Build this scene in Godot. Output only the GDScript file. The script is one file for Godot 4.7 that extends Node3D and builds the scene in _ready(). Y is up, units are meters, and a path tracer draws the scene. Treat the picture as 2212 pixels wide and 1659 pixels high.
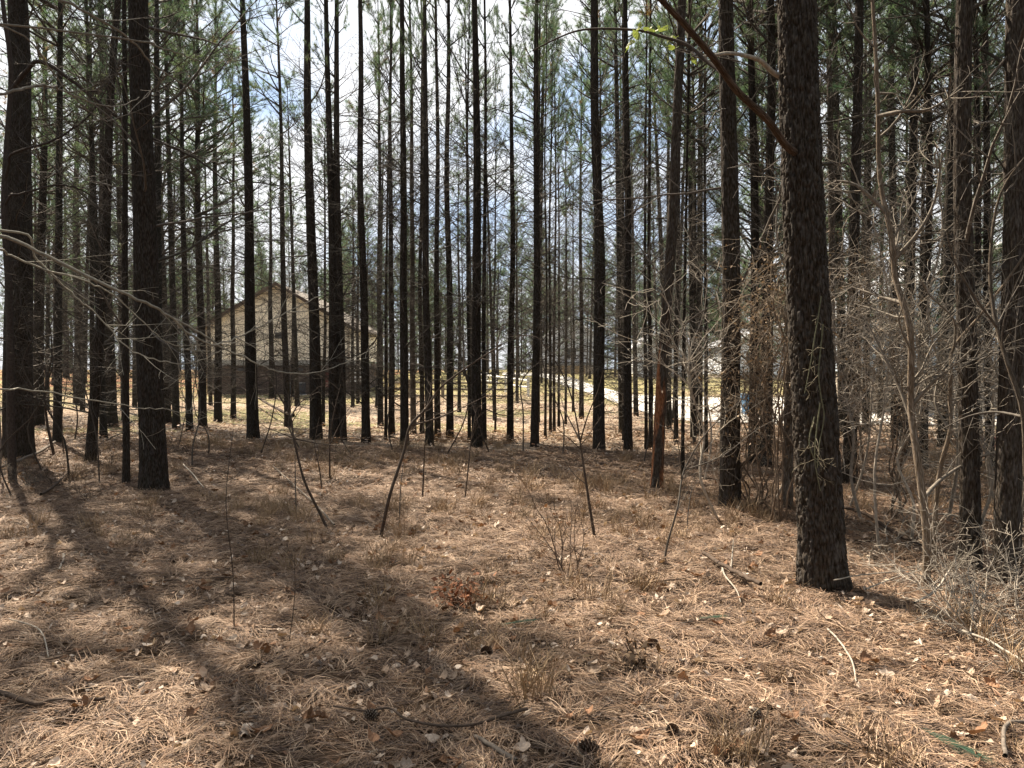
extends Node3D
# A pine wood in late winter: trunks against the light, pine straw on the floor, a house and a drive beyond the crest.
# Measured points are given in pixels of a 2212 x 1659 view of the photograph and turned into places on the ground.

const EYE := Vector3(0.0, 1.6, 0.0)
const FOCAL := 1664.0
const PITCH := -1.02
var view := Basis()
var mat := {}
var used := {}
var hum := FastNoiseLite.new()
var swell := FastNoiseLite.new()
var patch := FastNoiseLite.new()


class Buf:
	var v := PackedVector3Array()
	var n := PackedVector3Array()
	var c := PackedColorArray()
	var uv := PackedVector2Array()
	var ix := PackedInt32Array()

	func mesh() -> ArrayMesh:
		var m := ArrayMesh.new()
		add_to(m)
		return m

	func add_to(m: ArrayMesh) -> void:
		var a := []
		a.resize(Mesh.ARRAY_MAX)
		a[Mesh.ARRAY_VERTEX] = v
		if n.size() == v.size():
			a[Mesh.ARRAY_NORMAL] = n
		if c.size() == v.size():
			a[Mesh.ARRAY_COLOR] = c
		if uv.size() == v.size():
			a[Mesh.ARRAY_TEX_UV] = uv
		a[Mesh.ARRAY_INDEX] = ix
		m.add_surface_from_arrays(Mesh.PRIMITIVE_TRIANGLES, a)

	func quad(a: Vector3, b: Vector3, d: Vector3, e: Vector3, col := Color.WHITE) -> void:
		var s := v.size()
		v.append(a); v.append(b); v.append(d); v.append(e)
		for i in 4:
			c.append(col)
		ix.append_array(PackedInt32Array([s, s + 1, s + 2, s, s + 2, s + 3]))

	func tri(a: Vector3, b: Vector3, d: Vector3, col: Color) -> void:
		var s := v.size()
		v.append(a); v.append(b); v.append(d)
		c.append(col); c.append(col); c.append(col)
		ix.append(s); ix.append(s + 1); ix.append(s + 2)

	func tube(pts: PackedVector3Array, rad: PackedFloat32Array, sides: int, col := Color.WHITE) -> void:
		var m := pts.size()
		var s0 := v.size()
		var t := (pts[1] - pts[0]).normalized()
		var nn := t.cross(Vector3.RIGHT if absf(t.x) < 0.8 else Vector3.BACK).normalized()
		var run := 0.0
		for i in m:
			if i > 0:
				run += pts[i].distance_to(pts[i - 1])
			var tt := (pts[mini(i + 1, m - 1)] - pts[maxi(i - 1, 0)]).normalized()
			nn = (nn - tt * nn.dot(tt)).normalized()
			var bb := tt.cross(nn)
			for j in sides:
				var a := TAU * j / sides
				var o := nn * cos(a) + bb * sin(a)
				v.append(pts[i] + o * rad[i])
				n.append(o)
				c.append(col)
				uv.append(Vector2(float(j) / sides, run))
		for i in m - 1:
			for j in sides:
				var p := s0 + i * sides + j
				var q := s0 + i * sides + (j + 1) % sides
				ix.append(p); ix.append(p + sides); ix.append(q)
				ix.append(q); ix.append(p + sides); ix.append(q + sides)


# ---------------------------------------------------------------- places

func ray(u: float, w: float) -> Vector3:
	var q := view * Vector3((u - 1106.0) / FOCAL, (829.5 - w) / FOCAL, -1.0)
	return q / -q.z


func at(u: float, w: float, d: float) -> Vector3:
	return EYE + ray(u, w) * d


func on_ground(u: float, w: float) -> Vector3:
	var q := ray(u, w)
	var d := 1.5
	var last := 1.5
	var above := 1.0
	while d < 170.0:
		var p := EYE + q * d
		var h := p.y - gh(p.x, p.z)
		if h < 0.0:
			d = lerpf(last, d, above / (above - h))
			break
		above = h
		last = d
		d *= 1.012
	var g := EYE + q * d
	g.y = gh(g.x, g.z)
	return g


const PROFILE := [-30.0, 0.1, 0.0, 0.0, 14.5, 0.0, 17.0, -0.05, 20.0, -0.15, 25.0, -0.35, 32.0, -0.5, 40.0, -0.33, 48.0, 0.0, 60.0, 0.3, 80.0, 0.95, 110.0, 1.3, 400.0, 1.9]


func gh(x: float, z: float) -> float:
	var d := -z
	var h := 0.1
	for k in range(0, PROFILE.size() - 2, 2):
		if d <= PROFILE[k + 2]:
			var t := clampf((d - PROFILE[k]) / (PROFILE[k + 2] - PROFILE[k]), 0.0, 1.0)
			h = lerpf(PROFILE[k + 1], PROFILE[k + 3], t * 0.6 + 0.4 * t * t * (3.0 - 2.0 * t))
			break
	var near := clampf((24.0 - d) / 10.0, 0.0, 1.0)
	h += near * (0.05 * swell.get_noise_2d(x, z) + 0.006 * hum.get_noise_2d(x, z))
	if d < 9.0 and x > 1.5:  # the floor falls away to the right of the big trunk
		var over := x - lerpf(2.95, 2.5, clampf((d - 3.2) / 2.4, 0.0, 1.0))
		h -= 0.16 * smoothstep(0.0, 0.8, over) * smoothstep(9.0, 6.0, d)
	return h


func gn(x: float, z: float) -> Vector3:
	var e := 0.12
	return Vector3(gh(x - e, z) - gh(x + e, z), 2.0 * e, gh(x, z - e) - gh(x, z + e)).normalized()


# ---------------------------------------------------------------- naming

func numbered(called: String) -> String:
	var k: int = used.get(called, 0)
	used[called] = k + 1
	return called if k == 0 else "%s_%03d" % [called, k]


func tag(o: Node, label: String, category: String, group := "", kind := "") -> void:
	if label:
		o.set_meta("label", label)
	if category:
		o.set_meta("category", category)
	if group:
		o.set_meta("group", group)
	if kind:
		o.set_meta("kind", kind)


func thing(called: String, label: String, category: String, where := Vector3.ZERO, group := "") -> Node3D:
	var o := Node3D.new()
	o.name = numbered(called)
	add_child(o)
	o.position = where
	tag(o, label, category, group)
	return o


func part(called: String, m: Mesh, material: Material, parent: Node3D, xf := Transform3D()) -> MeshInstance3D:
	var o := MeshInstance3D.new()
	o.name = called
	o.mesh = m
	o.material_override = material
	o.transform = xf
	parent.add_child(o, true)
	return o


func solo(called: String, m: Mesh, material: Material, label: String, category: String, group := "", kind := "") -> MeshInstance3D:
	var o := part(numbered(called), m, material, self)
	tag(o, label, category, group, kind)
	return o


func setting(called: String, m: Mesh, material: Material) -> MeshInstance3D:
	var o := part(called, m, material, self)
	o.set_meta("kind", "structure")
	return o


func box(called: String, lo: Vector3, hi: Vector3, material: Material, parent: Node3D) -> MeshInstance3D:
	var m := BoxMesh.new()
	m.size = hi - lo
	return part(called, m, material, parent, Transform3D(Basis(), (lo + hi) / 2.0))


# ---------------------------------------------------------------- materials

func plain(called: String, r: float, g: float, b: float, rough := 0.9, spec := 0.3) -> StandardMaterial3D:
	var m := StandardMaterial3D.new()
	m.resource_name = called
	m.albedo_color = Color(r, g, b).linear_to_srgb()
	m.roughness = rough
	m.metallic_specular = spec
	m.cull_mode = BaseMaterial3D.CULL_DISABLED
	mat[called] = m
	return m


func tinted(called: String, rough := 0.9, spec := 0.25) -> StandardMaterial3D:
	var m := plain(called, 1, 1, 1, rough, spec)
	m.vertex_color_use_as_albedo = true
	return m


func bark_images() -> Array:
	var w := 512
	var h := 1024
	var cell := FastNoiseLite.new()
	cell.noise_type = FastNoiseLite.TYPE_CELLULAR
	cell.seed = 5
	cell.frequency = 1.0
	cell.cellular_return_type = FastNoiseLite.RETURN_DISTANCE2_SUB
	cell.domain_warp_enabled = true
	cell.domain_warp_amplitude = 0.35
	cell.domain_warp_frequency = 1.4
	var f := FastNoiseLite.new()
	f.seed = 9
	f.frequency = 1.0
	f.fractal_octaves = 5
	var col := Image.create(w, h, false, Image.FORMAT_RGB8)
	var hgt := Image.create(w, h, false, Image.FORMAT_L8)
	for y in h:
		var t := float(y) / h
		for x in w:
			var a := TAU * x / w
			var px := cos(a)
			var pz := sin(a)
			var e0 := cell.get_noise_3d(px * 1.7, t * 7.0, pz * 1.7) + 1.0
			var g0 := f.get_noise_3d(px * 5.0, t * 18.0, pz * 5.0)
			if t > 0.85:
				var k := (t - 0.85) / 0.15
				e0 = lerpf(e0, cell.get_noise_3d(px * 1.7, (t - 1.0) * 7.0, pz * 1.7) + 1.0, k)
				g0 = lerpf(g0, f.get_noise_3d(px * 5.0, (t - 1.0) * 18.0, pz * 5.0), k)
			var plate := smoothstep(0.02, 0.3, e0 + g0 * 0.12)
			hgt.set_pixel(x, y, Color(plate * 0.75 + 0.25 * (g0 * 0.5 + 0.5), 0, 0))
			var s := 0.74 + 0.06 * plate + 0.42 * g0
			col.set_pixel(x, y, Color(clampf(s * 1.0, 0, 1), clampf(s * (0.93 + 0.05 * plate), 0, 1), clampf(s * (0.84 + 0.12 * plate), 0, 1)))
	return [ImageTexture.create_from_image(col), ImageTexture.create_from_image(hgt)]


func noise_image(size: int, freq: float, octaves: int, lo: Color, hi: Color, sd: int) -> ImageTexture:
	var f := FastNoiseLite.new()
	f.seed = sd
	f.frequency = freq
	f.fractal_octaves = octaves
	var g := f.get_seamless_image(size, size)
	var im := Image.create(size, size, false, Image.FORMAT_RGB8)
	for y in size:
		for x in size:
			im.set_pixel(x, y, lo.lerp(hi, g.get_pixel(x, y).r))
	return ImageTexture.create_from_image(im)


func make_materials() -> void:
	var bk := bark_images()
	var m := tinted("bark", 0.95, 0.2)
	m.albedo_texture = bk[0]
	m.heightmap_enabled = true
	m.heightmap_texture = bk[1]
	m.heightmap_scale = 0.7
	m.uv1_scale = Vector3(1, 0.75, 1)
	tinted("needles", 0.6, 0.3)
	mat.needles.backlight_enabled = true
	mat.needles.backlight = Color(0.8, 0.85, 0.65)
	tinted("deadwood", 0.9, 0.25)
	mat.deadwood.albedo_texture = noise_image(256, 0.05, 4, Color(0.6, 0.6, 0.6), Color(1, 1, 1), 31)
	mat.deadwood.uv1_triplanar = true
	mat.deadwood.uv1_scale = Vector3(2.5, 1.2, 2.5)
	tinted("straw", 0.75, 0.35)
	tinted("leaf", 0.85, 0.25)
	mat.leaf.backlight_enabled = true
	mat.leaf.backlight = Color(0.5, 0.45, 0.35)
	tinted("ground", 1.0, 0.1)
	mat.ground.albedo_texture = noise_image(512, 0.03, 6, Color(0.6, 0.58, 0.56), Color(1, 1, 1), 3)
	mat.ground.uv1_triplanar = true
	mat.ground.uv1_world_triplanar = true
	mat.ground.uv1_scale = Vector3(0.55, 0.55, 0.55)
	mat.ground.heightmap_enabled = true
	mat.ground.heightmap_texture = noise_image(512, 0.05, 5, Color(0, 0, 0), Color(1, 1, 1), 4)
	mat.ground.heightmap_scale = 3.0
	plain("concrete", 0.62, 0.6, 0.56)
	mat.concrete.albedo_texture = noise_image(256, 0.04, 5, Color(0.7, 0.7, 0.7), Color(1, 1, 1), 12)
	mat.concrete.uv1_triplanar = true
	mat.concrete.uv1_world_triplanar = true
	mat.concrete.uv1_scale = Vector3(0.3, 0.3, 0.3)
	tinted("siding", 0.7, 0.4)
	plain("shingle", 0.17, 0.15, 0.13)
	plain("grey_shingle", 0.3, 0.31, 0.33)
	plain("brown_trim", 0.09, 0.065, 0.05)
	plain("grey_trim", 0.26, 0.26, 0.25)
	plain("white_trim", 0.75, 0.75, 0.74)
	plain("dark_metal", 0.04, 0.045, 0.055, 0.5, 0.5)
	plain("red_paint", 0.11, 0.03, 0.025, 0.6, 0.4)
	plain("glass", 0.05, 0.06, 0.07, 0.1, 0.6)
	plain("rail_wood", 0.16, 0.13, 0.1)
	plain("deck_wood", 0.33, 0.24, 0.14)
	plain("blue_plastic", 0.05, 0.17, 0.33, 0.45, 0.5)
	plain("tan_stucco", 0.42, 0.36, 0.29)
	plain("brick", 1, 1, 1)
	mat.brick.albedo_texture = brick_image()
	mat.brick.uv1_triplanar = true
	mat.brick.uv1_world_triplanar = true
	mat.brick.uv1_scale = Vector3(0.5, 0.5, 0.5)


func brick_image() -> ImageTexture:
	var im := Image.create(512, 512, false, Image.FORMAT_RGB8)
	im.fill(Color(0.42, 0.4, 0.38))
	var rng := RandomNumberGenerator.new()
	rng.seed = 77
	for r in 26:
		var y := int(r * 512.0 / 26.0)
		for k in range(-1, 10):
			var x := int(k * 56.9 + (28 if r % 2 else 0))
			var t := rng.randf_range(0.75, 1.15)
			im.fill_rect(Rect2i(x, y, 54, 17), Color(0.31 * t, 0.26 * t, 0.24 * t))
	return ImageTexture.create_from_image(im)


# ---------------------------------------------------------------- wood and leaves

func spread(rng: RandomNumberGenerator, dir: Vector3, angle: float) -> Vector3:
	var s := dir.cross(Vector3(rng.randf_range(-1, 1), rng.randf_range(-1, 1), rng.randf_range(-1, 1)))
	if s.length() < 0.01:
		s = dir.cross(Vector3.UP if absf(dir.y) < 0.9 else Vector3.RIGHT)
	return dir.rotated(s.normalized(), angle)


var least := 0.0016  # radius of the finest twigs


func grow(b: Buf, p: Vector3, dir: Vector3, length: float, r: float, level: int, sides: int, rng: RandomNumberGenerator, curl: float, up: float, kids: int, col: Color, tips = null) -> void:
	var segs := clampi(int(length / 0.11), 3, 8)
	var pts := PackedVector3Array([p])
	var rad := PackedFloat32Array([r])
	var d := dir.normalized()
	var dirs := [d]
	for i in segs:
		d = (d + Vector3(rng.randfn(), rng.randfn(), rng.randfn()) * curl + Vector3.UP * up).normalized()
		pts.append(pts[i] + d * length / segs)
		rad.append(maxf(r * (1.0 - 0.8 * (i + 1.0) / segs), least * 0.75))
		dirs.append(d)
	b.tube(pts, rad, sides, col)
	if tips != null and level == 0:
		tips.append([pts[segs], d])
		tips.append([pts[segs - 1].lerp(pts[segs - 2], 0.3), d])
	if level <= 0:
		return
	for k in kids:
		var t := lerpf(0.22, 0.97, (k + rng.randf()) / kids)
		var i := mini(int(t * segs), segs - 1)
		var q := pts[i].lerp(pts[i + 1], t * segs - i)
		grow(b, q, spread(rng, dirs[i + 1], rng.randf_range(0.5, 1.1)), length * rng.randf_range(0.3, 0.6) * (1.15 - 0.5 * t), maxf(r * 0.5 * (1.1 - 0.6 * t), least), level - 1, maxi(3, sides - 1), rng, curl * 1.2, up, maxi(2, kids - 2), col, tips)


func needle_tuft(b: Buf, p: Vector3, dir: Vector3, count: int, length: float, width: float, col: Color, rng: RandomNumberGenerator) -> void:
	for k in count:
		var d := spread(rng, dir, rng.randf_range(0.25, 1.35))
		var s := d.cross(Vector3(rng.randf() - 0.5, rng.randf() - 0.5, rng.randf() - 0.5)).normalized() * width * 0.5
		var l := length * rng.randf_range(0.7, 1.15)
		var o := p - dir * rng.randf_range(0.0, 0.13)
		var f := rng.randf_range(0.65, 1.4)
		b.tri(o - s, o + s, o + d * l + Vector3(0, -0.02, 0), Color(col.r * f, col.g * f, col.b * f))


var crowns := []
var dead := []
var dead_sets := []
var far_trunks := []


func make_crown(sd: int, base: float, top: float, reach: float, thick: float, count: int, airy := 0.0) -> ArrayMesh:
	var rng := RandomNumberGenerator.new()
	rng.seed = sd
	var leaf := Buf.new()
	var wood := Buf.new()
	var y := base
	var green := Color(0.13, 0.18, 0.135)
	while y < top:
		var t := (y - base) / (top - base)
		var lengths := reach * (0.55 + 0.45 * sin(PI * minf(1.0, t * 1.15 + 0.2))) * (1.0 - 0.62 * t * t)
		for k in rng.randi_range(3, 4):
			if rng.randf() < 0.2 * (1.0 - t) + airy:
				continue
			var az := rng.randf() * TAU
			var lift := lerpf(0.35, 0.95, t) + rng.randf_range(-0.2, 0.2)
			var dir := Vector3(cos(az) * cos(lift), sin(lift), sin(az) * cos(lift))
			var l := lengths * rng.randf_range(0.65, 1.2)
			var pts := PackedVector3Array([Vector3(0, y, 0)])
			var rad := PackedFloat32Array([0.012 + 0.011 * l])
			var d := dir
			for i in 5:
				d = (d + Vector3(rng.randfn(), rng.randfn(), rng.randfn()) * 0.09 + Vector3.UP * 0.05).normalized()
				pts.append(pts[i] + d * l / 5.0)
				rad.append(rad[0] * (1.0 - 0.17 * (i + 1)))
			wood.tube(pts, rad, 4, Color(0.1, 0.085, 0.07))
			var clump := rng.randf_range(0.8, 1.25)
			for q in rng.randi_range(5, 7):
				var s := rng.randf_range(0.42, 1.0)
				var i := mini(int(s * 5.0), 4)
				var o := pts[i].lerp(pts[i + 1], s * 5.0 - i)
				var sdir := (spread(rng, (pts[i + 1] - pts[i]).normalized(), rng.randf_range(0.3, 0.95)) + Vector3.UP * 0.25).normalized()
				var sl := rng.randf_range(0.25, 0.7)
				var e := o + sdir * sl
				wood.tube(PackedVector3Array([o, o.lerp(e, 0.5) + Vector3(0, -0.03, 0), e]), PackedFloat32Array([0.008, 0.006, 0.004]), 3, Color(0.1, 0.085, 0.07))
				var tone := clump * rng.randf_range(0.8, 1.25)
				var gc := Color(green.r * tone * rng.randf_range(0.85, 1.25), green.g * tone, green.b * tone)
				if rng.randf() < 0.025:
					gc = Color(0.24, 0.14, 0.08)
				needle_tuft(leaf, e, sdir, count, 0.2, thick, gc, rng)
				needle_tuft(leaf, o.lerp(e, 0.62), sdir, count, 0.19, thick, gc, rng)
		y += rng.randf_range(0.3, 0.55)
	var m := ArrayMesh.new()
	leaf.add_to(m)
	wood.add_to(m)
	m.surface_set_material(0, mat.needles)
	m.surface_set_material(1, mat.deadwood)
	return m


func make_prototypes() -> void:
	for k in 5:
		var m := make_crown(100 + k, [6.8, 7.8, 6.0, 8.4, 9.0][k], 18.0, [2.6, 2.3, 2.8, 2.4, 2.1][k], 0.0088, 31)
		crowns.append(m)
	var young := make_crown(120, 2.2, 9.0, 1.7, 0.009, 28)  # a young pine, green almost to the ground
	crowns.append(young)
	for k in 2:  # thin crowns, which let the sun through
		var m := make_crown(130 + k, 10.0 + k, 18.0, 1.9, 0.0085, 38, 0.44)
		crowns.append(m)
	var rng := RandomNumberGenerator.new()
	rng.seed = 4242
	for k in 12:
		var b := Buf.new()
		var g := rng.randf_range(0.9, 2.2)
		grow(b, Vector3.ZERO, Vector3(1, rng.randf_range(-0.1, 0.6), 0), 1.0, 0.0095, 2, 4, rng, 0.1, rng.randf_range(-0.05, 0.07), rng.randi_range(6, 9), Color(0.085 * g, 0.075 * g, 0.065 * g))
		dead.append(b.mesh())
	for k in 5:  # all the bare lower branches of one farther tree; the higher they grow the steeper they rise
		var b := Buf.new()
		for q in 78:
			var az := rng.randf() * TAU
			var y := rng.randf_range(1.0, 9.8)
			var up := rng.randf_range(-0.25, 0.35) + 0.06 * y
			var g := rng.randf_range(0.8, 2.3)
			grow(b, Vector3(0, y, 0), Vector3(cos(az), up, sin(az)), rng.randf_range(0.6, 2.4), 0.0115, 1, 3, rng, 0.1, rng.randf_range(-0.02, 0.07), 7, Color(0.08 * g, 0.07 * g, 0.06 * g))
		dead_sets.append(b.mesh())
	for k in 4:
		var b := Buf.new()
		b = trunk_shape(1.0, 18.0, 10, 16, 0.0, 900 + k, 0.0)
		far_trunks.append(b.mesh())


func trunk_axis(y: float, sd: int, height: float) -> Vector3:
	var k := 0.0022 * height * smoothstep(0.3, 4.0, y)
	return Vector3(sin(y * 0.55 + sd * 1.7) + 0.4 * sin(y * 1.3 + sd), 0, cos(y * 0.47 + sd * 2.3)) * k


func trunk_radius(y: float, r: float, height: float) -> float:
	var t := clampf(y / height, 0.0, 1.0)
	return r * (pow(1.0 - t, 0.75) * 0.97 + 0.03) * (1.0 + 0.22 * exp(-maxf(y, 0.0) / 0.22))


func trunk_shape(r: float, height: float, sides: int, rows: int, relief: float, sd: int, dense: float, tone := 1.0, red := 0.0) -> Buf:
	var b := Buf.new()
	var unit := r >= 0.99  # scaled later
	var cell := FastNoiseLite.new()
	cell.noise_type = FastNoiseLite.TYPE_CELLULAR
	cell.seed = sd
	cell.frequency = 1.0
	cell.cellular_return_type = FastNoiseLite.RETURN_DISTANCE2_SUB
	var f := FastNoiseLite.new()
	f.seed = sd + 1
	f.frequency = 1.0
	f.fractal_octaves = 3
	var ys := PackedFloat32Array()
	if dense > 0.0:
		for i in rows:
			ys.append(-0.1 + (dense + 0.1) * i / rows)
		for i in 14:
			ys.append(lerpf(dense, height, i / 13.0))
	else:
		for i in rows + 1:
			ys.append(-0.1 + (height + 0.1) * pow(float(i) / rows, 1.25))
	var around := maxf(1.0, roundf(TAU * (0.15 if unit else r) / 0.55))
	var plates := PackedFloat32Array()
	for y in ys:
		var ax := Vector3.ZERO if unit else trunk_axis(y, sd, height)
		var rr := trunk_radius(y, r, height)
		for j in sides + 1:
			var a := TAU * j / sides
			var cx := cos(a)
			var cz := sin(a)
			var q := rr
			var tint := Color(0.058, 0.055, 0.053)
			if not unit:
				var g := f.get_noise_3d(cx * r * 9.0, y * 1.6, cz * r * 9.0)
				q *= 1.0 + 0.05 * g
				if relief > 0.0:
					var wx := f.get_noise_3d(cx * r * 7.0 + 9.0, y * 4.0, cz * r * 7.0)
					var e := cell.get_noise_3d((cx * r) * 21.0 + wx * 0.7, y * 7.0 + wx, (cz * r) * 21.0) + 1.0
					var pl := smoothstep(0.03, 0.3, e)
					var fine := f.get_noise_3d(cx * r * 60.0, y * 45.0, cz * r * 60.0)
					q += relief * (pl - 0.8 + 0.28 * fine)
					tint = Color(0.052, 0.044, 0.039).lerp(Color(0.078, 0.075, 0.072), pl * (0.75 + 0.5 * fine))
				else:
					tint = tint * (1.0 + 0.25 * g)
				if red > 0.0:
					tint = tint.lerp(Color(0.2, 0.1, 0.058), red * smoothstep(-0.05, 0.3, f.get_noise_3d(cx * 0.7 + 4.0, y * 0.9, cz * 0.7)) * smoothstep(2.6, 1.9, y))
			b.v.append(ax + Vector3(cx * q, y, cz * q))
			b.c.append(Color(tint.r * tone, tint.g * tone, tint.b * tone))
			b.uv.append(Vector2(around * j / sides, y))
	var w := sides + 1
	for i in ys.size():
		for j in w:
			var jl := (j - 1 + sides) % sides
			var jr := (j + 1) % sides
			var dx := b.v[i * w + jr] - b.v[i * w + jl]
			var dy := b.v[mini(i + 1, ys.size() - 1) * w + j] - b.v[maxi(i - 1, 0) * w + j]
			b.n.append(dy.cross(dx).normalized())
	for i in ys.size() - 1:
		for j in sides:
			var p := i * w + j
			b.ix.append_array(PackedInt32Array([p, p + w, p + 1, p + 1, p + w, p + w + 1]))
	# cos, sin run the other way round than the frame of tube(): turn the faces
	for k in range(0, b.ix.size(), 3):
		var s := b.ix[k + 1]
		b.ix[k + 1] = b.ix[k + 2]
		b.ix[k + 2] = s
	return b


func lean_basis(dir: Vector3, yaw: float) -> Basis:
	return Basis(Quaternion(Vector3.UP, dir.normalized())) * Basis(Vector3.UP, yaw)


# o: tone, red, branches, crown (index or -1), height, branch_low, branch_high
func pine(base: Vector3, r: float, lean: Vector3, label: String, group: String, sd: int, o := {}) -> Node3D:
	var rng := RandomNumberGenerator.new()
	rng.seed = sd * 31 + 7
	var height: float = o.get("height", clampf(12.5 + r * 26.0, 12.5, 19.0) * rng.randf_range(0.94, 1.06))
	var t := thing("pine_tree", label, "tree", base - Vector3(0, 0.02, 0), group)
	t.basis = lean_basis(lean, rng.randf() * TAU)
	var dist := Vector2(base.x, base.z).length()
	var tone: float = o.get("tone", rng.randf_range(0.75, 1.1))
	var red: float = o.get("red", 0.0)
	var b: Buf
	if o.has("fine"):
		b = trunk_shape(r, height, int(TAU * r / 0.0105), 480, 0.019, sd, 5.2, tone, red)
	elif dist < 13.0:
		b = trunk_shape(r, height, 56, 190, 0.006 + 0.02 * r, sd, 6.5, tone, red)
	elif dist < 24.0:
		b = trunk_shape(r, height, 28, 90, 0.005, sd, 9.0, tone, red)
	else:
		b = trunk_shape(r, height, 12, 34, 0.0, sd, 0.0, tone, red)
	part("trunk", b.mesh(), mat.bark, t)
	var ci: int = o.get("crown", rng.randi() % 5)
	var s := height / 18.0
	var wide: float = s * clampf(0.55 + r * 4.0, 0.6, 1.25) * o.get("wide", 1.0)
	if ci >= 0:
		var xf := Transform3D(Basis(Vector3.UP, rng.randf() * TAU).scaled(Vector3(wide, s, wide)), Vector3.ZERO)
		part("crown", crowns[ci], null, t, xf)
	var low: float = o.get("low", 1.3)
	var high: float = o.get("high", height * 0.5)
	for k in int(o.get("branches", 0)):
		var y := lerpf(low, high, (k + rng.randf()) / float(o.branches))
		var size: float = rng.randf_range(0.6, 2.0) * clampf(0.6 + r * 3.5, 0.65, 1.35) * o.get("size", 1.0)
		var q := trunk_axis(y, sd, height) + Vector3(0, y, 0)
		var xf := Transform3D(Basis(Vector3.UP, rng.randf() * TAU) * Basis(Vector3.BACK, rng.randf_range(-0.35, 0.45)) * Basis(Vector3.RIGHT, rng.randf_range(-0.6, 0.6)).scaled(Vector3.ONE * size), q)
		part("branch", dead[rng.randi() % 12], mat.deadwood, t, xf)
	if dist > 12.0:
		var w := clampf(0.5 + r * 4.0, 0.55, 1.1)
		part("small_branches", dead_sets[rng.randi() % 5], mat.deadwood, t, Transform3D(Basis(Vector3.UP, rng.randf() * TAU).scaled(Vector3(w, s, w)), Vector3.ZERO)).set_meta("kind", "stuff")
	return t


func far_pine(x: float, z: float, label: String, group: String, sd: int, young := false, airy := false, twiggy := true) -> Node3D:
	var rng := RandomNumberGenerator.new()
	rng.seed = sd * 17 + 3
	var t := thing("pine_tree", label, "tree", Vector3(x, gh(x, z) - 0.05, z), group)
	t.basis = lean_basis(Vector3(rng.randfn() * 0.02, 1, rng.randfn() * 0.02), rng.randf() * TAU)
	var height := rng.randf_range(13.5, 19.0) if not young else rng.randf_range(8.0, 13.0)
	var s := height / 18.0
	var r := rng.randf_range(0.075, 0.14)
	var sy := height / 9.0 if young else s
	part("trunk", far_trunks[rng.randi() % 4], mat.bark, t, Transform3D(Basis().scaled(Vector3(r, s, r)), Vector3.ZERO))
	var ci := 5 if young else (6 + rng.randi() % 2 if airy else rng.randi() % 5)
	var w := sy * rng.randf_range(0.75, 1.05)
	var xf := Transform3D(Basis(Vector3.UP, rng.randf() * TAU).scaled(Vector3(w, sy, w)), Vector3.ZERO)
	part("crown", crowns[ci], null, t, xf)
	if not young and twiggy:
		var p := part("dead_branches", dead_sets[rng.randi() % 5], mat.deadwood, t, Transform3D(Basis(Vector3.UP, rng.randf() * TAU).scaled(Vector3(s, s, s)), Vector3.ZERO))
		p.set_meta("kind", "stuff")
	return t


# ---------------------------------------------------------------- the floor of the wood

func ground_tint(x: float, z: float) -> Color:
	var d := -z
	var n := patch.get_noise_2d(x, z)
	var n2 := patch.get_noise_2d(x * 4.0 + 50.0, z * 4.0)
	var straw := Color(0.075, 0.052, 0.037).lerp(Color(0.14, 0.098, 0.068), n2 * 0.5 + 0.5)
	var tan_leaves := Color(0.44, 0.35, 0.27).lerp(Color(0.54, 0.45, 0.36), n2 * 0.5 + 0.5)
	var grass := Color(0.24, 0.25, 0.13).lerp(Color(0.38, 0.34, 0.21), n2 * 0.5 + 0.5)
	var lawn := Color(0.42, 0.36, 0.21).lerp(Color(0.34, 0.33, 0.17), n2 * 0.5 + 0.5)
	var out := straw.lerp(tan_leaves, smoothstep(15.0, 17.5, d + n * 2.5 - (2.0 if x > 4.0 or x < -6.0 else 0.0)))
	out = out.lerp(grass, smoothstep(20.0, 26.0, d) * smoothstep(0.02, 0.22, n + (0.12 if x < -6.0 else -0.08)))
	out = out.lerp(lawn, smoothstep(42.0, 50.0, d + n * 5.0))
	if x < -14.0:
		out = out.lerp(Color(0.4, 0.22, 0.15), smoothstep(48.0, 58.0, d) * smoothstep(-0.1, 0.15, n2 + 0.5 * n))
	return out


func make_ground() -> void:
	var xs := PackedFloat32Array()
	var zs := PackedFloat32Array()
	var x := 0.0
	var step := 0.16
	while x < 420.0:
		xs.append(x)
		if x > 0.0:
			xs.append(-x)
		if x > 9.0:
			step *= 1.07
		x += step
	xs.sort()
	var z := 40.0
	while z > -420.0:
		zs.append(z)
		z -= 3.0 if z > 3.0 else (0.16 if z > -19.0 else maxf(0.2, (-z - 17.0) * 0.06))
	var b := Buf.new()
	for q in zs:
		for p in xs:
			b.v.append(Vector3(p, gh(p, q), q))
			b.n.append(gn(p, q))
			b.c.append(ground_tint(p, q))
	var w := xs.size()
	for i in zs.size() - 1:
		for j in w - 1:
			var p := i * w + j
			b.ix.append_array(PackedInt32Array([p, p + w, p + 1, p + 1, p + w, p + w + 1]))
	setting("ground", b.mesh(), mat.ground)


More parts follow.
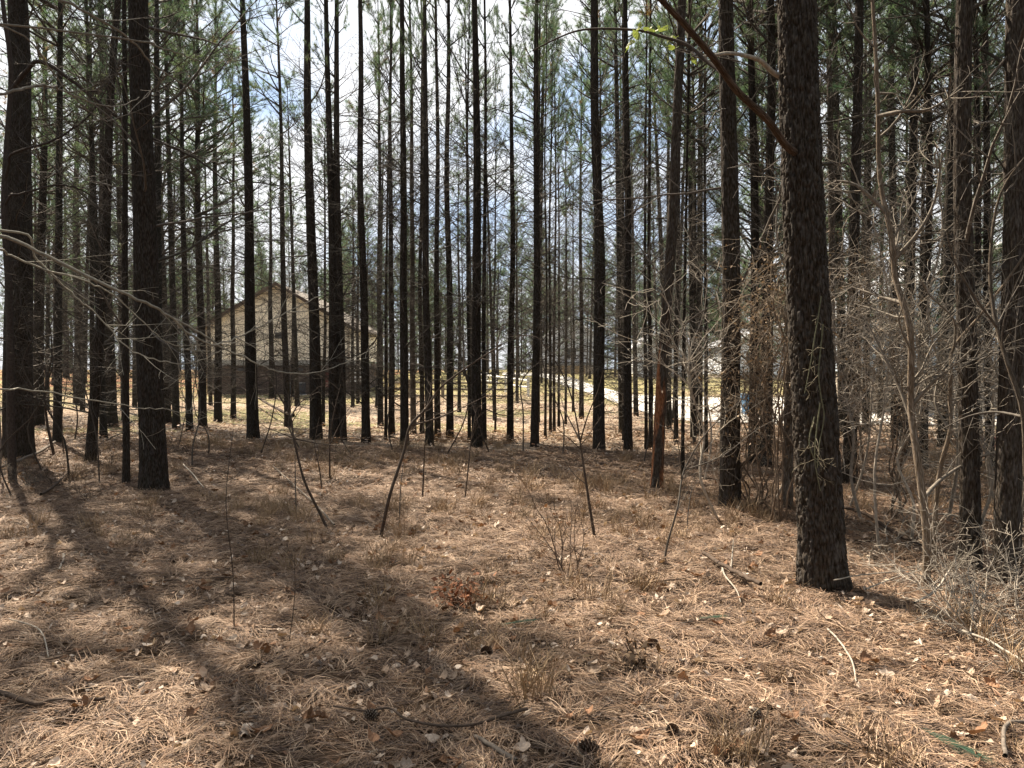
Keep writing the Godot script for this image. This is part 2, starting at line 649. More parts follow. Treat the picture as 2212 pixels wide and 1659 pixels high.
func straw_tile(sd: int, size: float, count: int, width: float, bent: bool) -> ArrayMesh:
	var rng := RandomNumberGenerator.new()
	rng.seed = sd
	var f := FastNoiseLite.new()
	f.seed = sd
	f.frequency = 3.2
	f.fractal_octaves = 3
	var b := Buf.new()
	for k in count:
		var o := Vector3(rng.randf_range(-0.5, 0.5) * size, 0, rng.randf_range(-0.5, 0.5) * size)
		var heap := f.get_noise_2d(o.x, o.z)
		if heap < -0.1 and rng.randf() < 0.7:
			continue
		o.y = rng.randf_range(0.002, 0.026) + 0.05 * maxf(heap, -0.1)
		var yaw := TAU * f.get_noise_2d(o.x * 0.35 + 40.0, o.z * 0.35) * 1.3 + rng.randfn() * 0.75
		var t := rng.randf()
		var col := Color(0.18, 0.11, 0.069).lerp(Color(0.42, 0.31, 0.22), t * t)
		if rng.randf() < 0.34:
			col = Color(0.1, 0.07, 0.052)
		for q in 2:
			var ya := yaw + rng.randfn() * 0.13
			var l := rng.randf_range(0.09, 0.19)
			var d := Vector3(cos(ya), rng.randfn() * 0.13, sin(ya))
			var side := Vector3(-sin(ya), rng.randfn() * 0.5, cos(ya))
			var s := side * width * 0.5
			var e := o + d * l
			if bent:
				var mid := o + d * l * 0.5 + side * rng.randfn() * 0.014 + Vector3(0, rng.randf_range(0.0, 0.014), 0)
				b.quad(o - s, o + s, mid + s, mid - s, col)
				b.quad(mid - s, mid + s, e + s * 0.5, e - s * 0.5, col)
			else:
				b.quad(o - s, o + s, e + s * 0.6, e - s * 0.6, col)
	for k in int(size * size * 75.0):  # scraps of leaf and bark among the needles
		var o := Vector3(rng.randf_range(-0.5, 0.5) * size, rng.randf_range(0.01, 0.045), rng.randf_range(-0.5, 0.5) * size)
		var yaw := rng.randf() * TAU
		var p := Vector3(cos(yaw), rng.randfn() * 0.35, sin(yaw)) * rng.randf_range(0.008, 0.03)
		var s := Vector3(-sin(yaw), rng.randfn() * 0.35, cos(yaw)) * rng.randf_range(0.005, 0.016)
		var c := (leaf_tone(rng) * 0.85) if rng.randf() < 0.6 else Color(0.06, 0.045, 0.037)
		var tip := o + p + Vector3(0, rng.randf_range(-0.01, 0.012), 0)
		b.tri(o - p, o + s, tip, c)
		b.tri(o - p, tip, o - s, c)
	return b.mesh()


func leaf_shape(sd: int, long: float, lobes: int) -> ArrayMesh:
	var rng := RandomNumberGenerator.new()
	rng.seed = sd
	var b := Buf.new()
	var n := 9
	var curl := rng.randf_range(3.0, 14.0)
	var roll := rng.randf_range(6.0, 30.0)
	var twist := rng.randf_range(-5.0, 5.0)
	var row := []
	for i in n + 1:
		var t := float(i) / n
		var w := sin(PI * pow(t, 0.8)) * 0.32 * long
		if lobes > 0:
			w *= 0.62 + 0.5 * absf(sin(t * PI * lobes))
		var x := (t - 0.5) * long
		var y := curl * x * x
		var line := []
		for k in [-1.0, -0.5, 0.0, 0.5, 1.0]:
			var s: float = k * w
			line.append(Vector3(x, y + roll * s * s + twist * x * s * 8.0 + rng.randf_range(-0.005, 0.005) + 0.01, s * (1.0 - minf(0.35, 4.0 * absf(s)))))
		row.append(line)
	for i in n:
		for k in 4:
			b.quad(row[i][k], row[i + 1][k], row[i + 1][k + 1], row[i][k + 1], Color.WHITE)
	b.quad(row[0][2] + Vector3(-0.25 * long, 0.004, 0), row[0][2] + Vector3(-0.25 * long, 0.007, 0), row[0][2] + Vector3(0, 0.003, 0), row[0][2], Color.WHITE)
	return b.mesh()


func mass(called: String, label: String, category: String) -> Node3D:
	var o := thing(called, label, category)
	o.set_meta("kind", "stuff")
	return o


func scatter(root: Node3D, called: String, m: Mesh, material: Material, xfs: Array, cols: Array) -> void:
	var mm := MultiMesh.new()
	mm.transform_format = MultiMesh.TRANSFORM_3D
	mm.use_colors = true
	mm.mesh = m
	mm.instance_count = xfs.size()
	for i in xfs.size():
		mm.set_instance_transform(i, xfs[i])
		mm.set_instance_color(i, cols[i])
	var o := MultiMeshInstance3D.new()
	o.name = called
	o.multimesh = mm
	if material:
		o.material_override = material
	root.add_child(o, true)
	o.set_meta("kind", "stuff")


func floor_spot(rng: RandomNumberGenerator, d0: float, d1: float, lift := 0.0) -> Transform3D:
	var d := rng.randf_range(d0, d1)
	var x := (rng.randf() - 0.5) * (1.36 * d + 3.4)
	var up := (gn(x, -d) + Vector3(rng.randfn(), 0, rng.randfn()) * 0.07).normalized()
	return Transform3D(Basis(Quaternion(Vector3.UP, up)) * Basis(Vector3.UP, rng.randf() * TAU), Vector3(x, gh(x, -d) + lift, -d))


var leaves := []


func make_litter() -> void:
	var rng := RandomNumberGenerator.new()
	rng.seed = 2024
	var tile := 1.15
	var near := [[], [], [], [], []]
	var far := [[], [], []]
	var tints := [[], [], [], [], []]
	var far_tints := [[], [], []]
	for iz in range(0, 24):
		for ix in range(-17, 18):
			var x := ix * tile
			var z := -0.6 - iz * tile
			if absf(x) > 0.74 * -z + 2.2 or -z > 15.6 + 1.6 * patch.get_noise_2d(x * 2.0, 3.0) + (2.5 if x < -5.0 or x > 4.0 else 0.0):
				continue
			var xf := Transform3D(Basis(Quaternion(Vector3.UP, gn(x, z))) * Basis(Vector3.UP, (rng.randi() % 4) * PI / 2.0), Vector3(x, gh(x, z), z))
			var f := 1.0 + rng.randf_range(-0.05, 0.05)
			if iz < 9:
				var k := rng.randi() % 5
				near[k].append(xf)
				tints[k].append(Color(f, f, f))
			else:
				var k := rng.randi() % 3
				far[k].append(xf)
				far_tints[k].append(Color(f, f, f))
	var straw := mass("pine_straw", "fallen brown pine needles covering the floor of the wood", "pine straw")
	var litter := mass("leaf_litter", "small dry leaves strewn over the pine straw", "leaf litter")
	var slope := mass("slope_litter", "pale dry leaves covering the sunlit slope beyond the crest", "leaf litter")
	var grass := mass("dry_grass", "thin dry grass and weeds standing about the floor", "dry grass")
	for k in 5:
		scatter(straw, "needles", straw_tile(300 + k, tile + 0.06, 4700, 0.0025, true), mat.straw, near[k], tints[k])
	for k in 3:
		scatter(straw, "needles", straw_tile(310 + k, tile + 0.06, 2600, 0.0045, false), mat.straw, far[k], far_tints[k])
	for k in 6:
		leaves.append(leaf_shape(50 + k, [0.1, 0.085, 0.12, 0.07, 0.11, 0.09][k], [3, 0, 4, 0, 3, 2][k]))
	for k in 6:
		var xfs := []
		var cols := []
		for i in 1500:
			var xf := floor_spot(rng, 2.0, 24.0, rng.randf_range(0.02, 0.05))
			xf.basis = xf.basis * Basis(Vector3(rng.randfn(), 0, rng.randfn()).normalized(), rng.randf_range(0.0, 0.7) + (PI if rng.randf() < 0.5 else 0.0))
			xf.basis = xf.basis.scaled(Vector3.ONE * rng.randf_range(0.4, 0.95))
			xfs.append(xf)
			cols.append(leaf_tone(rng))
		scatter(litter, "leaves", leaves[k], mat.leaf, xfs, cols)
	# beyond the crest: leaves on the open slope
	var b := Buf.new()
	for i in 110:
		var a := rng.randf() * TAU
		var o := Vector3(cos(a), 0, sin(a)) * 1.3 * sqrt(rng.randf()) + Vector3(0, rng.randf_range(0.008, 0.03), 0)
		var yaw := rng.randf() * TAU
		var p := Vector3(cos(yaw), rng.randfn() * 0.12, sin(yaw)) * rng.randf_range(0.03, 0.07)
		var s := Vector3(-sin(yaw), rng.randfn() * 0.2, cos(yaw)) * rng.randf_range(0.015, 0.035)
		b.quad(o - p, o + s, o + p, o - s, leaf_tone(rng))
	var lx := []
	var lc := []
	for i in 1500:
		var xf := floor_spot(rng, 17.0, 52.0)
		xf.basis = xf.basis.scaled(Vector3.ONE * rng.randf_range(0.8, 1.3))
		lx.append(xf)
		var f := rng.randf_range(0.75, 1.15)
		lc.append(Color(f, f * 0.97, f * 0.94))
	scatter(slope, "leaves", b.mesh(), mat.leaf, lx, lc)
	# dry grass and weeds about the crest
	for k in 3:
		var g := Buf.new()
		for i in 46:
			var a := rng.randf() * TAU
			var o := Vector3(cos(a), 0, sin(a)) * 0.09 * sqrt(rng.randf())
			var l := rng.randf_range(0.1, 0.34)
			var d := Vector3(rng.randfn() * 0.35, 1.0, rng.randfn() * 0.35).normalized()
			var s := d.cross(Vector3(rng.randfn(), 0, rng.randfn())).normalized() * 0.0022
			var f := rng.randf_range(0.7, 1.3)
			var col := Color(0.27 * f, 0.19 * f, 0.115 * f)
			var mid := o + d * l * 0.55
			var e := o + d * l + Vector3(rng.randfn(), -0.4, rng.randfn()) * 0.05
			g.quad(o - s, o + s, mid + s, mid - s, col)
			g.tri(mid - s, mid + s, e, col)
		var gx := []
		var gc := []
		for i in 420:
			var xf := floor_spot(rng, 8.0, 21.0) if i % 5 else floor_spot(rng, 3.0, 9.0)
			if patch.get_noise_2d(xf.origin.x * 2.0, xf.origin.z * 2.0) < -0.02:
				continue
			xf.basis = xf.basis.scaled(Vector3.ONE * rng.randf_range(0.5, 1.2))
			gx.append(xf)
			var f := rng.randf_range(0.7, 1.2)
			gc.append(Color(f, f, f))
		scatter(grass, "blades", g.mesh(), mat.straw, gx, gc)


func leaf_tone(rng: RandomNumberGenerator) -> Color:
	var t := rng.randf()
	if t < 0.4:
		return Color(0.2, 0.115, 0.07) * rng.randf_range(0.5, 1.3)
	return Color(0.36, 0.26, 0.185).lerp(Color(0.58, 0.49, 0.41), rng.randf()) * rng.randf_range(0.7, 1.05)


func make_leaves() -> void:
	var rng := RandomNumberGenerator.new()
	rng.seed = 808
	var tones := []
	for k in 10:
		var c := leaf_tone(rng)
		tones.append(plain("leaf_%d" % k, c.r, c.g, c.b, 0.85, 0.25))
	for i in 290:
		var xf := floor_spot(rng, 2.6, 6.0, rng.randf_range(0.03, 0.055))
		xf.basis = xf.basis * Basis(Vector3(rng.randfn(), 0, rng.randfn()).normalized(), rng.randf_range(0.0, 0.6) + (PI if rng.randf() < 0.4 else 0.0))
		xf.basis = xf.basis.scaled(Vector3.ONE * rng.randf_range(0.5, 0.95))
		var o := solo("fallen_leaf", leaves[rng.randi() % 6], tones[rng.randi() % 10], "dry curled leaf lying loose on the pine straw", "leaf", "single dry leaves on the near floor")
		o.transform = xf


func make_cone(where: Vector3, yaw: float, label: String, size: float) -> void:
	var o := thing("pine_cone", label, "pine cone", where, "pine cones on the floor")
	o.basis = Basis(Vector3.UP, yaw) * Basis(Vector3.BACK, 1.35)
	var core := Buf.new()
	core.tube(PackedVector3Array([Vector3(0, 0, 0), Vector3(0, 0.03, 0) * size, Vector3(0, 0.09, 0) * size, Vector3(0, 0.115, 0) * size]), PackedFloat32Array([0.012 * size, 0.022 * size, 0.016 * size, 0.004 * size]), 8, Color(0.06, 0.04, 0.03))
	part("core", core.mesh(), mat.deadwood, o)
	var b := Buf.new()
	for k in 75:
		var t := k / 75.0
		var a := k * 2.39996
		var rr := (0.036 * sin(PI * (0.12 + 0.8 * t)) + 0.006) * size
		var out := Vector3(cos(a), 0, sin(a))
		var side := Vector3(-sin(a), 0, cos(a)) * 0.0085 * size
		var y := Vector3(0, (0.008 + 0.1 * t) * size, 0)
		var e := y + out * rr + Vector3(0, 0.012 * size, 0)
		b.quad(y + out * rr * 0.35 - side * 0.5, y + out * rr * 0.35 + side * 0.5, e + side, e - side, Color(0.13, 0.085, 0.06))
		b.quad(e - side, e + side, e + side * 0.6 + Vector3(0, 0.005, 0) + out * 0.003, e - side * 0.6 + Vector3(0, 0.005, 0) + out * 0.003, Color(0.3, 0.25, 0.2))
	part("scales", b.mesh(), mat.deadwood, o)


# ---------------------------------------------------------------- stems, sticks and hanging branches

func smooth_path(p: PackedVector3Array, per := 4) -> PackedVector3Array:
	var out := PackedVector3Array()
	for i in p.size() - 1:
		var a := p[maxi(i - 1, 0)]
		var d := p[mini(i + 2, p.size() - 1)]
		for k in per:
			out.append(p[i].cubic_interpolate(p[i + 1], a, d, float(k) / per))
	out.append(p[p.size() - 1])
	return out


func taper(n: int, r0: float, r1: float) -> PackedFloat32Array:
	var out := PackedFloat32Array()
	for i in n:
		out.append(lerpf(r0, r1, float(i) / (n - 1)))
	return out


# path: [u, v, u, v, ...] seen at distances d0 .. d1
func seen_path(path: Array, d0: float, d1: float) -> PackedVector3Array:
	var p := PackedVector3Array()
	var n := path.size() / 2
	for i in n:
		p.append(at(path[2 * i], path[2 * i + 1], lerpf(d0, d1, float(i) / maxf(1.0, n - 1))))
	return p


# A stem that rises from the ground through the points seen, with side twigs; forks are further paths that start on it.
func sapling(called: String, label: String, path: Array, r0: float, twigs: int, tone: Color, group := "", forks := [], reach := 0.5, dd := 0.0, curl := 0.14, deep := 1) -> Node3D:
	var rng := RandomNumberGenerator.new()
	rng.seed = int(path[0]) * 13 + int(path[1])
	var foot := on_ground(path[0], path[1])
	var d := -foot.z
	var p := seen_path(path, d, d + dd)
	p[0] = foot - Vector3(0, 0.05, 0)
	var t := thing(called, label, "sapling" if called != "small_tree" else "tree", foot, group)
	var q := PackedVector3Array()
	for v in p:
		q.append(v - foot)
	for i in range(1, q.size()):
		q[i] += Vector3(0, 0, rng.randfn() * 0.05)
	q = smooth_path(q)
	var b := Buf.new()
	var trunk := called == "small_tree"
	b.tube(q, taper(q.size(), r0, r0 * 0.35), 12 if trunk else 8, Color(tone.r * 1.25, tone.g * 1.25, tone.b * 1.25) if trunk else tone)
	part("trunk" if trunk else "stem", b.mesh(), mat.bark if trunk else mat.deadwood, t)
	var i := 0
	for f in forks:
		var g := PackedVector3Array()
		for v in seen_path(f, d + dd * 0.5, d + dd * 0.5 + [0.3, -0.3, 0.5, -0.2][i % 4]):
			g.append(v - foot)
		g[0] = nearest(q, g[0])
		g = smooth_path(g)
		var fb := Buf.new()
		fb.tube(g, taper(g.size(), r0 * 0.55, r0 * 0.15), 6, tone)
		for k in int(twigs / 2.0):
			var s := rng.randi_range(int(g.size() * 0.25), g.size() - 2)
			grow(fb, g[s], spread(rng, (g[s + 1] - g[s]).normalized(), rng.randf_range(0.5, 1.1)), reach * rng.randf_range(0.4, 0.9), r0 * 0.2, 1, 3, rng, curl, 0.03, 3, tone)
		part("branch", fb.mesh(), mat.deadwood, t)
		i += 1
	for k in twigs:
		var s := rng.randi_range(int(q.size() * 0.3), q.size() - 2)
		var tb := Buf.new()
		grow(tb, q[s], spread(rng, (q[s + 1] - q[s]).normalized(), rng.randf_range(0.5, 1.2)), reach * rng.randf_range(0.5, 1.2), r0 * 0.32, deep, 4, rng, curl, 0.03, 4, tone)
		part("twig", tb.mesh(), mat.deadwood, t)
	return t


func nearest(q: PackedVector3Array, p: Vector3) -> Vector3:
	var best := q[0]
	for v in q:
		if v.distance_to(p) < best.distance_to(p):
			best = v
	return best


# A stick on the floor: points seen on the ground, lifted by h.
func stick(label: String, path: Array, r0: float, r1: float, tone: Color, h := 0.02, sides: Array = [], called := "fallen_stick") -> void:
	var foot := on_ground(path[0], path[1])
	var t := thing(called, label, "stick", foot, "sticks on the floor")
	var q := PackedVector3Array()
	for i in path.size() / 2:
		q.append(on_ground(path[2 * i], path[2 * i + 1]) - foot + Vector3(0, h + 0.025, 0))
	q = smooth_path(q)
	var rng := RandomNumberGenerator.new()
	rng.seed = int(path[0])
	for i in q.size():
		q[i] += Vector3(rng.randfn(), rng.randfn() * 0.5, rng.randfn()) * r0 * 0.25
	var b := Buf.new()
	b.tube(q, taper(q.size(), r0, r1), 8, tone)
	part("stem", b.mesh(), mat.deadwood, t)
	for s in sides:  # [u, v at the ground, height, ...]
		var g := PackedVector3Array()
		for k in s.size() / 3:
			g.append(on_ground(s[3 * k], s[3 * k + 1]) - foot + Vector3(0, s[3 * k + 2] + 0.025, 0))
		g = smooth_path(g)
		var fb := Buf.new()
		fb.tube(g, taper(g.size(), r0 * 0.5, r0 * 0.2), 6, Color(0.4, 0.36, 0.3))
		part("twig", fb.mesh(), mat.deadwood, t)


# Branches that reach into view from a stem outside it.
func reaching(called: String, label: String, root: Vector3, height: float, paths: Array, tone: Color, r_stem: float) -> void:
	var rng := RandomNumberGenerator.new()
	rng.seed = int(height * 100.0) + paths.size()
	var t := thing(called, label, "tree", root)
	var b := Buf.new()
	var q := PackedVector3Array()
	for i in 9:
		q.append(Vector3(rng.randfn() * 0.03, height * i / 8.0 - 0.05, rng.randfn() * 0.03))
	q = smooth_path(q, 3)
	b.tube(q, taper(q.size(), r_stem, r_stem * 0.4), 10, tone)
	part("trunk", b.mesh(), mat.deadwood, t)
	for p in paths:  # [r0, d0, d1, twigs, u, v, ...]
		var g := PackedVector3Array()
		for v in seen_path(p.slice(4), p[1], p[2]):
			g.append(v - root)
		if p[0] > 0.0:
			var join := nearest(q, g[0] + Vector3(0, -0.3, 0))
			g.insert(0, join.lerp(g[0], 0.5) + Vector3(0, 0.08, 0))
			g.insert(0, join)
		g = smooth_path(g, 5)
		for i in range(1, g.size()):
			g[i] += Vector3(rng.randfn(), rng.randfn(), rng.randfn()) * 0.0035
		var fb := Buf.new()
		var r0 := absf(p[0])
		fb.tube(g, taper(g.size(), r0, r0 * 0.3), 7, tone)
		for k in int(p[3]):
			var s := rng.randi_range(int(g.size() * 0.35), g.size() - 3)
			grow(fb, g[s], spread(rng, (g[s + 1] - g[s]).normalized(), rng.randf_range(0.4, 0.9)), rng.randf_range(0.15, 0.5), r0 * 0.35, 1, 4, rng, 0.12, 0.05, 3, tone)
		part("branch", fb.mesh(), mat.deadwood, t)


func brush(called: String, label: String, where: Vector3, stems: int, length: float, r: float, tone: Color, sd: int, flat := 0.5, level := 2, tips_col = null, group := "") -> void:
	var rng := RandomNumberGenerator.new()
	rng.seed = sd
	var t := thing(called, label, "shrub" if called != "brush_pile" else "brush pile", where, group)
	var all_tips := []
	for k in stems:
		var b := Buf.new()
		var az := rng.randf() * TAU
		var tips := []
		var f := rng.randf_range(0.7, 1.25)
		grow(b, Vector3(rng.randfn(), 0, rng.randfn()) * 0.06 * length, Vector3(cos(az) * flat * 2.0, rng.randf_range(0.3, 1.2), sin(az) * flat * 2.0), length * rng.randf_range(0.5, 1.1), r, level, 5, rng, 0.16, -0.02, 6, Color(tone.r * f, tone.g * f, tone.b * f), tips)
		part("stem", b.mesh(), mat.deadwood, t)
		all_tips.append_array(tips)
	if tips_col != null:
		var lb := Buf.new()
		for tip in all_tips:
			for k in 2:
				var yaw := rng.randf() * TAU
				var o: Vector3 = tip[0] + Vector3(rng.randfn(), rng.randfn(), rng.randfn()) * 0.05
				var p := Vector3(cos(yaw), rng.randfn() * 0.6, sin(yaw)) * rng.randf_range(0.012, 0.03)
				var s := Vector3(-sin(yaw), rng.randfn() * 0.6, cos(yaw)) * rng.randf_range(0.006, 0.014)
				var f := rng.randf_range(0.5, 1.3)
				lb.quad(o - p, o + s, o + p, o - s, Color(tips_col.r * f, tips_col.g * f, tips_col.b * f))
		part("leaves", lb.mesh(), mat.leaf, t).set_meta("kind", "stuff")


# ---------------------------------------------------------------- houses, fences and the drive beyond the crest

func siding_boards(wall: Node3D, x0: float, x1: float, y0: float, y1: float, z: float, col: Color, peak_x: float, peak_y: float, eave_y: float, pitch := 0.15) -> void:
	var y := y0
	var rng := RandomNumberGenerator.new()
	rng.seed = int(absf(x0) * 10.0)
	while y < y1:
		var top := minf(y + pitch, y1)
		var a0 := x0
		var a1 := x1
		var b0 := x0
		var b1 := x1
		if peak_y > eave_y:
			var f0 := clampf((y - eave_y) / (peak_y - eave_y), 0.0, 1.0)
			var f1 := clampf((top - eave_y) / (peak_y - eave_y), 0.0, 1.0)
			a0 = lerpf(x0, peak_x, f0); a1 = lerpf(x1, peak_x, f0)
			b0 = lerpf(x0, peak_x, f1); b1 = lerpf(x1, peak_x, f1)
		var b := Buf.new()
		var f := rng.randf_range(0.95, 1.05)
		var c := Color(col.r * f, col.g * f, col.b * f)
		var lap := 0.022
		b.quad(Vector3(a0, y, z + lap), Vector3(b0, top, z + 0.004), Vector3(b1, top, z + 0.004), Vector3(a1, y, z + lap), c)
		b.quad(Vector3(a0, y, z), Vector3(a0, y, z + lap), Vector3(a1, y, z + lap), Vector3(a1, y, z), c)
		b.quad(Vector3(a0, y, z - 0.03), Vector3(b0, top, z - 0.03), Vector3(b0, top, z + 0.004), Vector3(a0, y, z + lap), c)
		b.quad(Vector3(a1, y, z + lap), Vector3(b1, top, z + 0.004), Vector3(b1, top, z - 0.03), Vector3(a1, y, z - 0.03), c)
		part("siding_board", b.mesh(), mat.siding, wall)
		y = top


func slab(a: Vector3, b: Vector3, c: Vector3, d: Vector3, thick: float) -> ArrayMesh:  # a b c d clockwise seen from outside
	var m := Buf.new()
	var k := (c - a).cross(b - a).normalized() * -thick
	if k.y > 0.0:
		k = -k
	m.quad(a, b, c, d)
	m.quad(d + k, c + k, b + k, a + k)
	for e in [[a, d], [d, c], [c, b], [b, a]]:
		m.quad(e[0], e[1], e[1] + k, e[0] + k)
	return m.mesh()


func rake(a: Vector3, b: Vector3, drop: float, deep: float) -> ArrayMesh:
	var m := Buf.new()
	var dy := Vector3(0, -drop, 0)
	var dz := Vector3(0, 0, -deep)
	m.quad(a, b, b + dy, a + dy)
	m.quad(a + dz, a + dz + dy, b + dz + dy, b + dz)
	m.quad(a + dy, b + dy, b + dy + dz, a + dy + dz)
	m.quad(a, a + dz, b + dz, b)
	return m.mesh()


func gable_house(label: String, z: float, x0: float, x1: float, floor_y: float, sill_y: float, eave_y: float, peak_y: float, depth: float, col: Color, foot: Material, roof: Material, trim: Material) -> Node3D:
	var t := thing("house", label, "house")
	var mid := (x0 + x1) / 2.0
	var wall := Node3D.new()
	wall.name = "wall"
	t.add_child(wall)
	siding_boards(wall, x0, x1, sill_y, peak_y - 0.05, z, col, mid, peak_y, eave_y)
	var body := Buf.new()
	var zb := z - depth
	var p := [Vector3(x0, sill_y, 0), Vector3(x0, eave_y, 0), Vector3(mid, peak_y, 0), Vector3(x1, eave_y, 0), Vector3(x1, sill_y, 0)]
	for i in 4:
		var a: Vector3 = p[i] + Vector3(0, 0, z - 0.04)
		var b: Vector3 = p[i + 1] + Vector3(0, 0, z - 0.04)
		var dz := Vector3(0, 0, -depth + 0.04)
		body.quad(a, b, b + dz, a + dz, col)
	body.quad(p[0] + Vector3(0, 0, zb), p[1] + Vector3(0, 0, zb), p[3] + Vector3(0, 0, zb), p[4] + Vector3(0, 0, zb), col)
	body.tri(p[1] + Vector3(0, 0, zb), p[2] + Vector3(0, 0, zb), p[3] + Vector3(0, 0, zb), col)
	part("body", body.mesh(), mat.siding, t)
	box("foundation", Vector3(x0 + 0.03, floor_y - 0.6, zb + 0.05), Vector3(x1 - 0.03, sill_y - 0.16, z - 0.03), foot, t)
	box("trim_band", Vector3(x0 - 0.03, sill_y - 0.34, z - 0.2), Vector3(x1 + 0.03, sill_y + 0.0, z + 0.045), mat.grey_trim, t)
	var over := 0.45
	var sl := (peak_y - eave_y) / (mid - x0)
	var lift := 0.06
	for s in [-1.0, 1.0]:
		var xe: float = mid + s * (mid - x0 + over)
		var ye := eave_y - sl * over + lift
		var a := Vector3(mid, peak_y + lift, z + over)
		var b := Vector3(xe, ye, z + over)
		part("roof", slab(a, b, b + Vector3(0, 0, -depth - 2 * over), a + Vector3(0, 0, -depth - 2 * over), 0.12), roof, t)
		part("rake_board", rake(a + Vector3(0, 0.03, 0.035), b + Vector3(0, 0.03, 0.035), 0.22, 0.03), trim, t)
		box("corner_board", Vector3(x0 - 0.02 if s < 0 else x1 - 0.12, sill_y, z - 0.06), Vector3(x0 + 0.12 if s < 0 else x1 + 0.02, eave_y - 0.03, z + 0.035), mat.white_trim if trim == mat.white_trim else mat.tan_stucco, t)
	return t


func window(t: Node3D, x: float, y: float, z: float, w: float, h: float, trim: Material) -> void:
	var f := box("window", Vector3(x - w / 2, y, z), Vector3(x + w / 2, y + h, z + 0.05), trim, t)
	var m := BoxMesh.new()
	m.size = Vector3(w / 2 - 0.1, h - 0.16, 0.02)
	for s in [-0.25, 0.25]:
		part("pane", m, mat.glass, f, Transform3D(Basis(), Vector3(s * w, 0, 0.032)))


func make_beyond() -> void:
	# the beige house
	var h := gable_house("beige sided gable house with brown rake boards and brick foundation", -50.0, -19.85, -10.55, 0.1, 2.26, 4.5, 7.2, 12.0, Color(0.84, 0.77, 0.64), mat.brick, mat.shingle, mat.brown_trim)
	box("gable_vent", Vector3(-15.35, 3.65, -49.99), Vector3(-14.8, 4.05, -49.93), mat.dark_metal, h)
	var door := box("crawl_space_door", Vector3(-12.2, 0.5, -50.0), Vector3(-11.75, 1.5, -49.95), mat.red_paint, h)
	box("handle", Vector3(0.1, -0.1, 0.0), Vector3(0.14, 0.05, 0.06), mat.dark_metal, door)
	for x in [-17.6, -13.8]:
		box("foundation_vent", Vector3(x - 0.22, 1.55, -50.02), Vector3(x + 0.22, 1.75, -49.99), mat.dark_metal, h)
	box("porch_floor", Vector3(-10.5, 1.9, -52.5), Vector3(-9.6, 2.1, -50.1), mat.grey_trim, h)
	box("porch_foundation", Vector3(-10.57, -0.5, -52.6), Vector3(-9.66, 0.75, -50.15), mat.brick, h)
	for k in 4:
		box("lattice_slat", Vector3(-10.5, 0.85 + k * 0.26, -50.14), Vector3(-9.66, 0.95 + k * 0.26, -50.1), mat.white_trim, h)
	box("porch_post", Vector3(-9.72, 0.7, -50.2), Vector3(-9.6, 4.0, -50.08), mat.grey_trim, h)
	var ac := thing("heat_pump", "dark metal heat pump standing against the brick foundation", "heat pump", Vector3(-13.7, gh(-13.7, -49.2), -49.2))
	box("casing", Vector3(-0.42, 0.05, -0.4), Vector3(0.42, 0.75, 0.4), mat.dark_metal, ac)
	box("base_pad", Vector3(-0.5, -0.06, -0.5), Vector3(0.5, 0.05, 0.5), mat.concrete, ac)
	box("top_grille", Vector3(-0.4, 0.75, -0.38), Vector3(0.4, 0.79, 0.38), mat.grey_trim, ac)
	# white house beyond the drive
	var w := gable_house("white gabled house beyond the drive, seen between the trunks", -78.0, 12.6, 18.4, 1.0, 1.25, 3.9, 5.6, 12.0, Color(0.74, 0.76, 0.78), mat.tan_stucco, mat.grey_shingle, mat.white_trim)
	box("garage_door", Vector3(13.4, 1.3, -78.0), Vector3(16.2, 3.3, -77.94), mat.grey_trim, w)
	window(w, 17.3, 2.1, -77.98, 0.9, 1.3, mat.white_trim)
	var wing := gable_house("white wing of a house with grey roof behind the right trunks", -74.0, 20.5, 29.5, 1.0, 1.2, 4.0, 5.9, 10.0, Color(0.72, 0.75, 0.79), mat.tan_stucco, mat.grey_shingle, mat.white_trim)
	window(wing, 23.0, 2.0, -73.98, 1.0, 1.4, mat.grey_trim)
	window(wing, 26.5, 2.0, -73.98, 1.0, 1.4, mat.grey_trim)
	# grey house straight ahead, with a porch and steps
	var g := gable_house("distant grey roofed house with timber steps at the end of the drive", -98.0, 3.6, 11.4, 1.2, 2.6, 5.6, 8.4, 12.0, Color(0.5, 0.52, 0.55), mat.tan_stucco, mat.grey_shingle, mat.white_trim)
	for y in [2.5, 3.35]:
		box("porch_rail", Vector3(5.6, y, -96.2), Vector3(9.2, y + 0.12, -96.1), mat.dark_metal, g)
	box("porch_floor", Vector3(5.4, 2.2, -98.0), Vector3(9.4, 2.4, -96.0), mat.grey_trim, g)
	for k in 4:
		box("step", Vector3(6.2, 1.0 + k * 0.3, -94.6 - k * 0.3), Vector3(9.0, 1.26 + k * 0.3, -94.3 - k * 0.3), mat.deck_wood, g)
	window(g, 7.5, 3.0, -97.98, 1.4, 1.5, mat.white_trim)
	# blue grey house at the right
	var r := gable_house("blue grey sided house behind the tangle at the right", -36.0, 16.0, 30.0, -0.4, 1.55, 4.3, 7.6, 9.0, Color(0.42, 0.5, 0.58), mat.tan_stucco, mat.grey_shingle, mat.white_trim)
	window(r, 20.8, 2.2, -35.98, 1.1, 1.4, mat.white_trim)
	window(r, 25.2, 2.2, -35.98, 1.1, 1.4, mat.white_trim)
	# split rail fence, in two runs
	fence("rail_fence", "weathered three rail timber fence across the far lawn", Vector3(-8.2, 0, -47.0), Vector3(-0.2, 0, -46.4), 4, [0.1, 0.5, 0.88], mat.rail_wood, 0.055, 0.09)
	fence("rail_fence", "white two rail fence slanting down beside the drive", Vector3(-2.6, 0, -60.0), Vector3(1.0, 0, -47.5), 5, [0.55, 0.98], mat.white_trim, 0.07, 0.08)
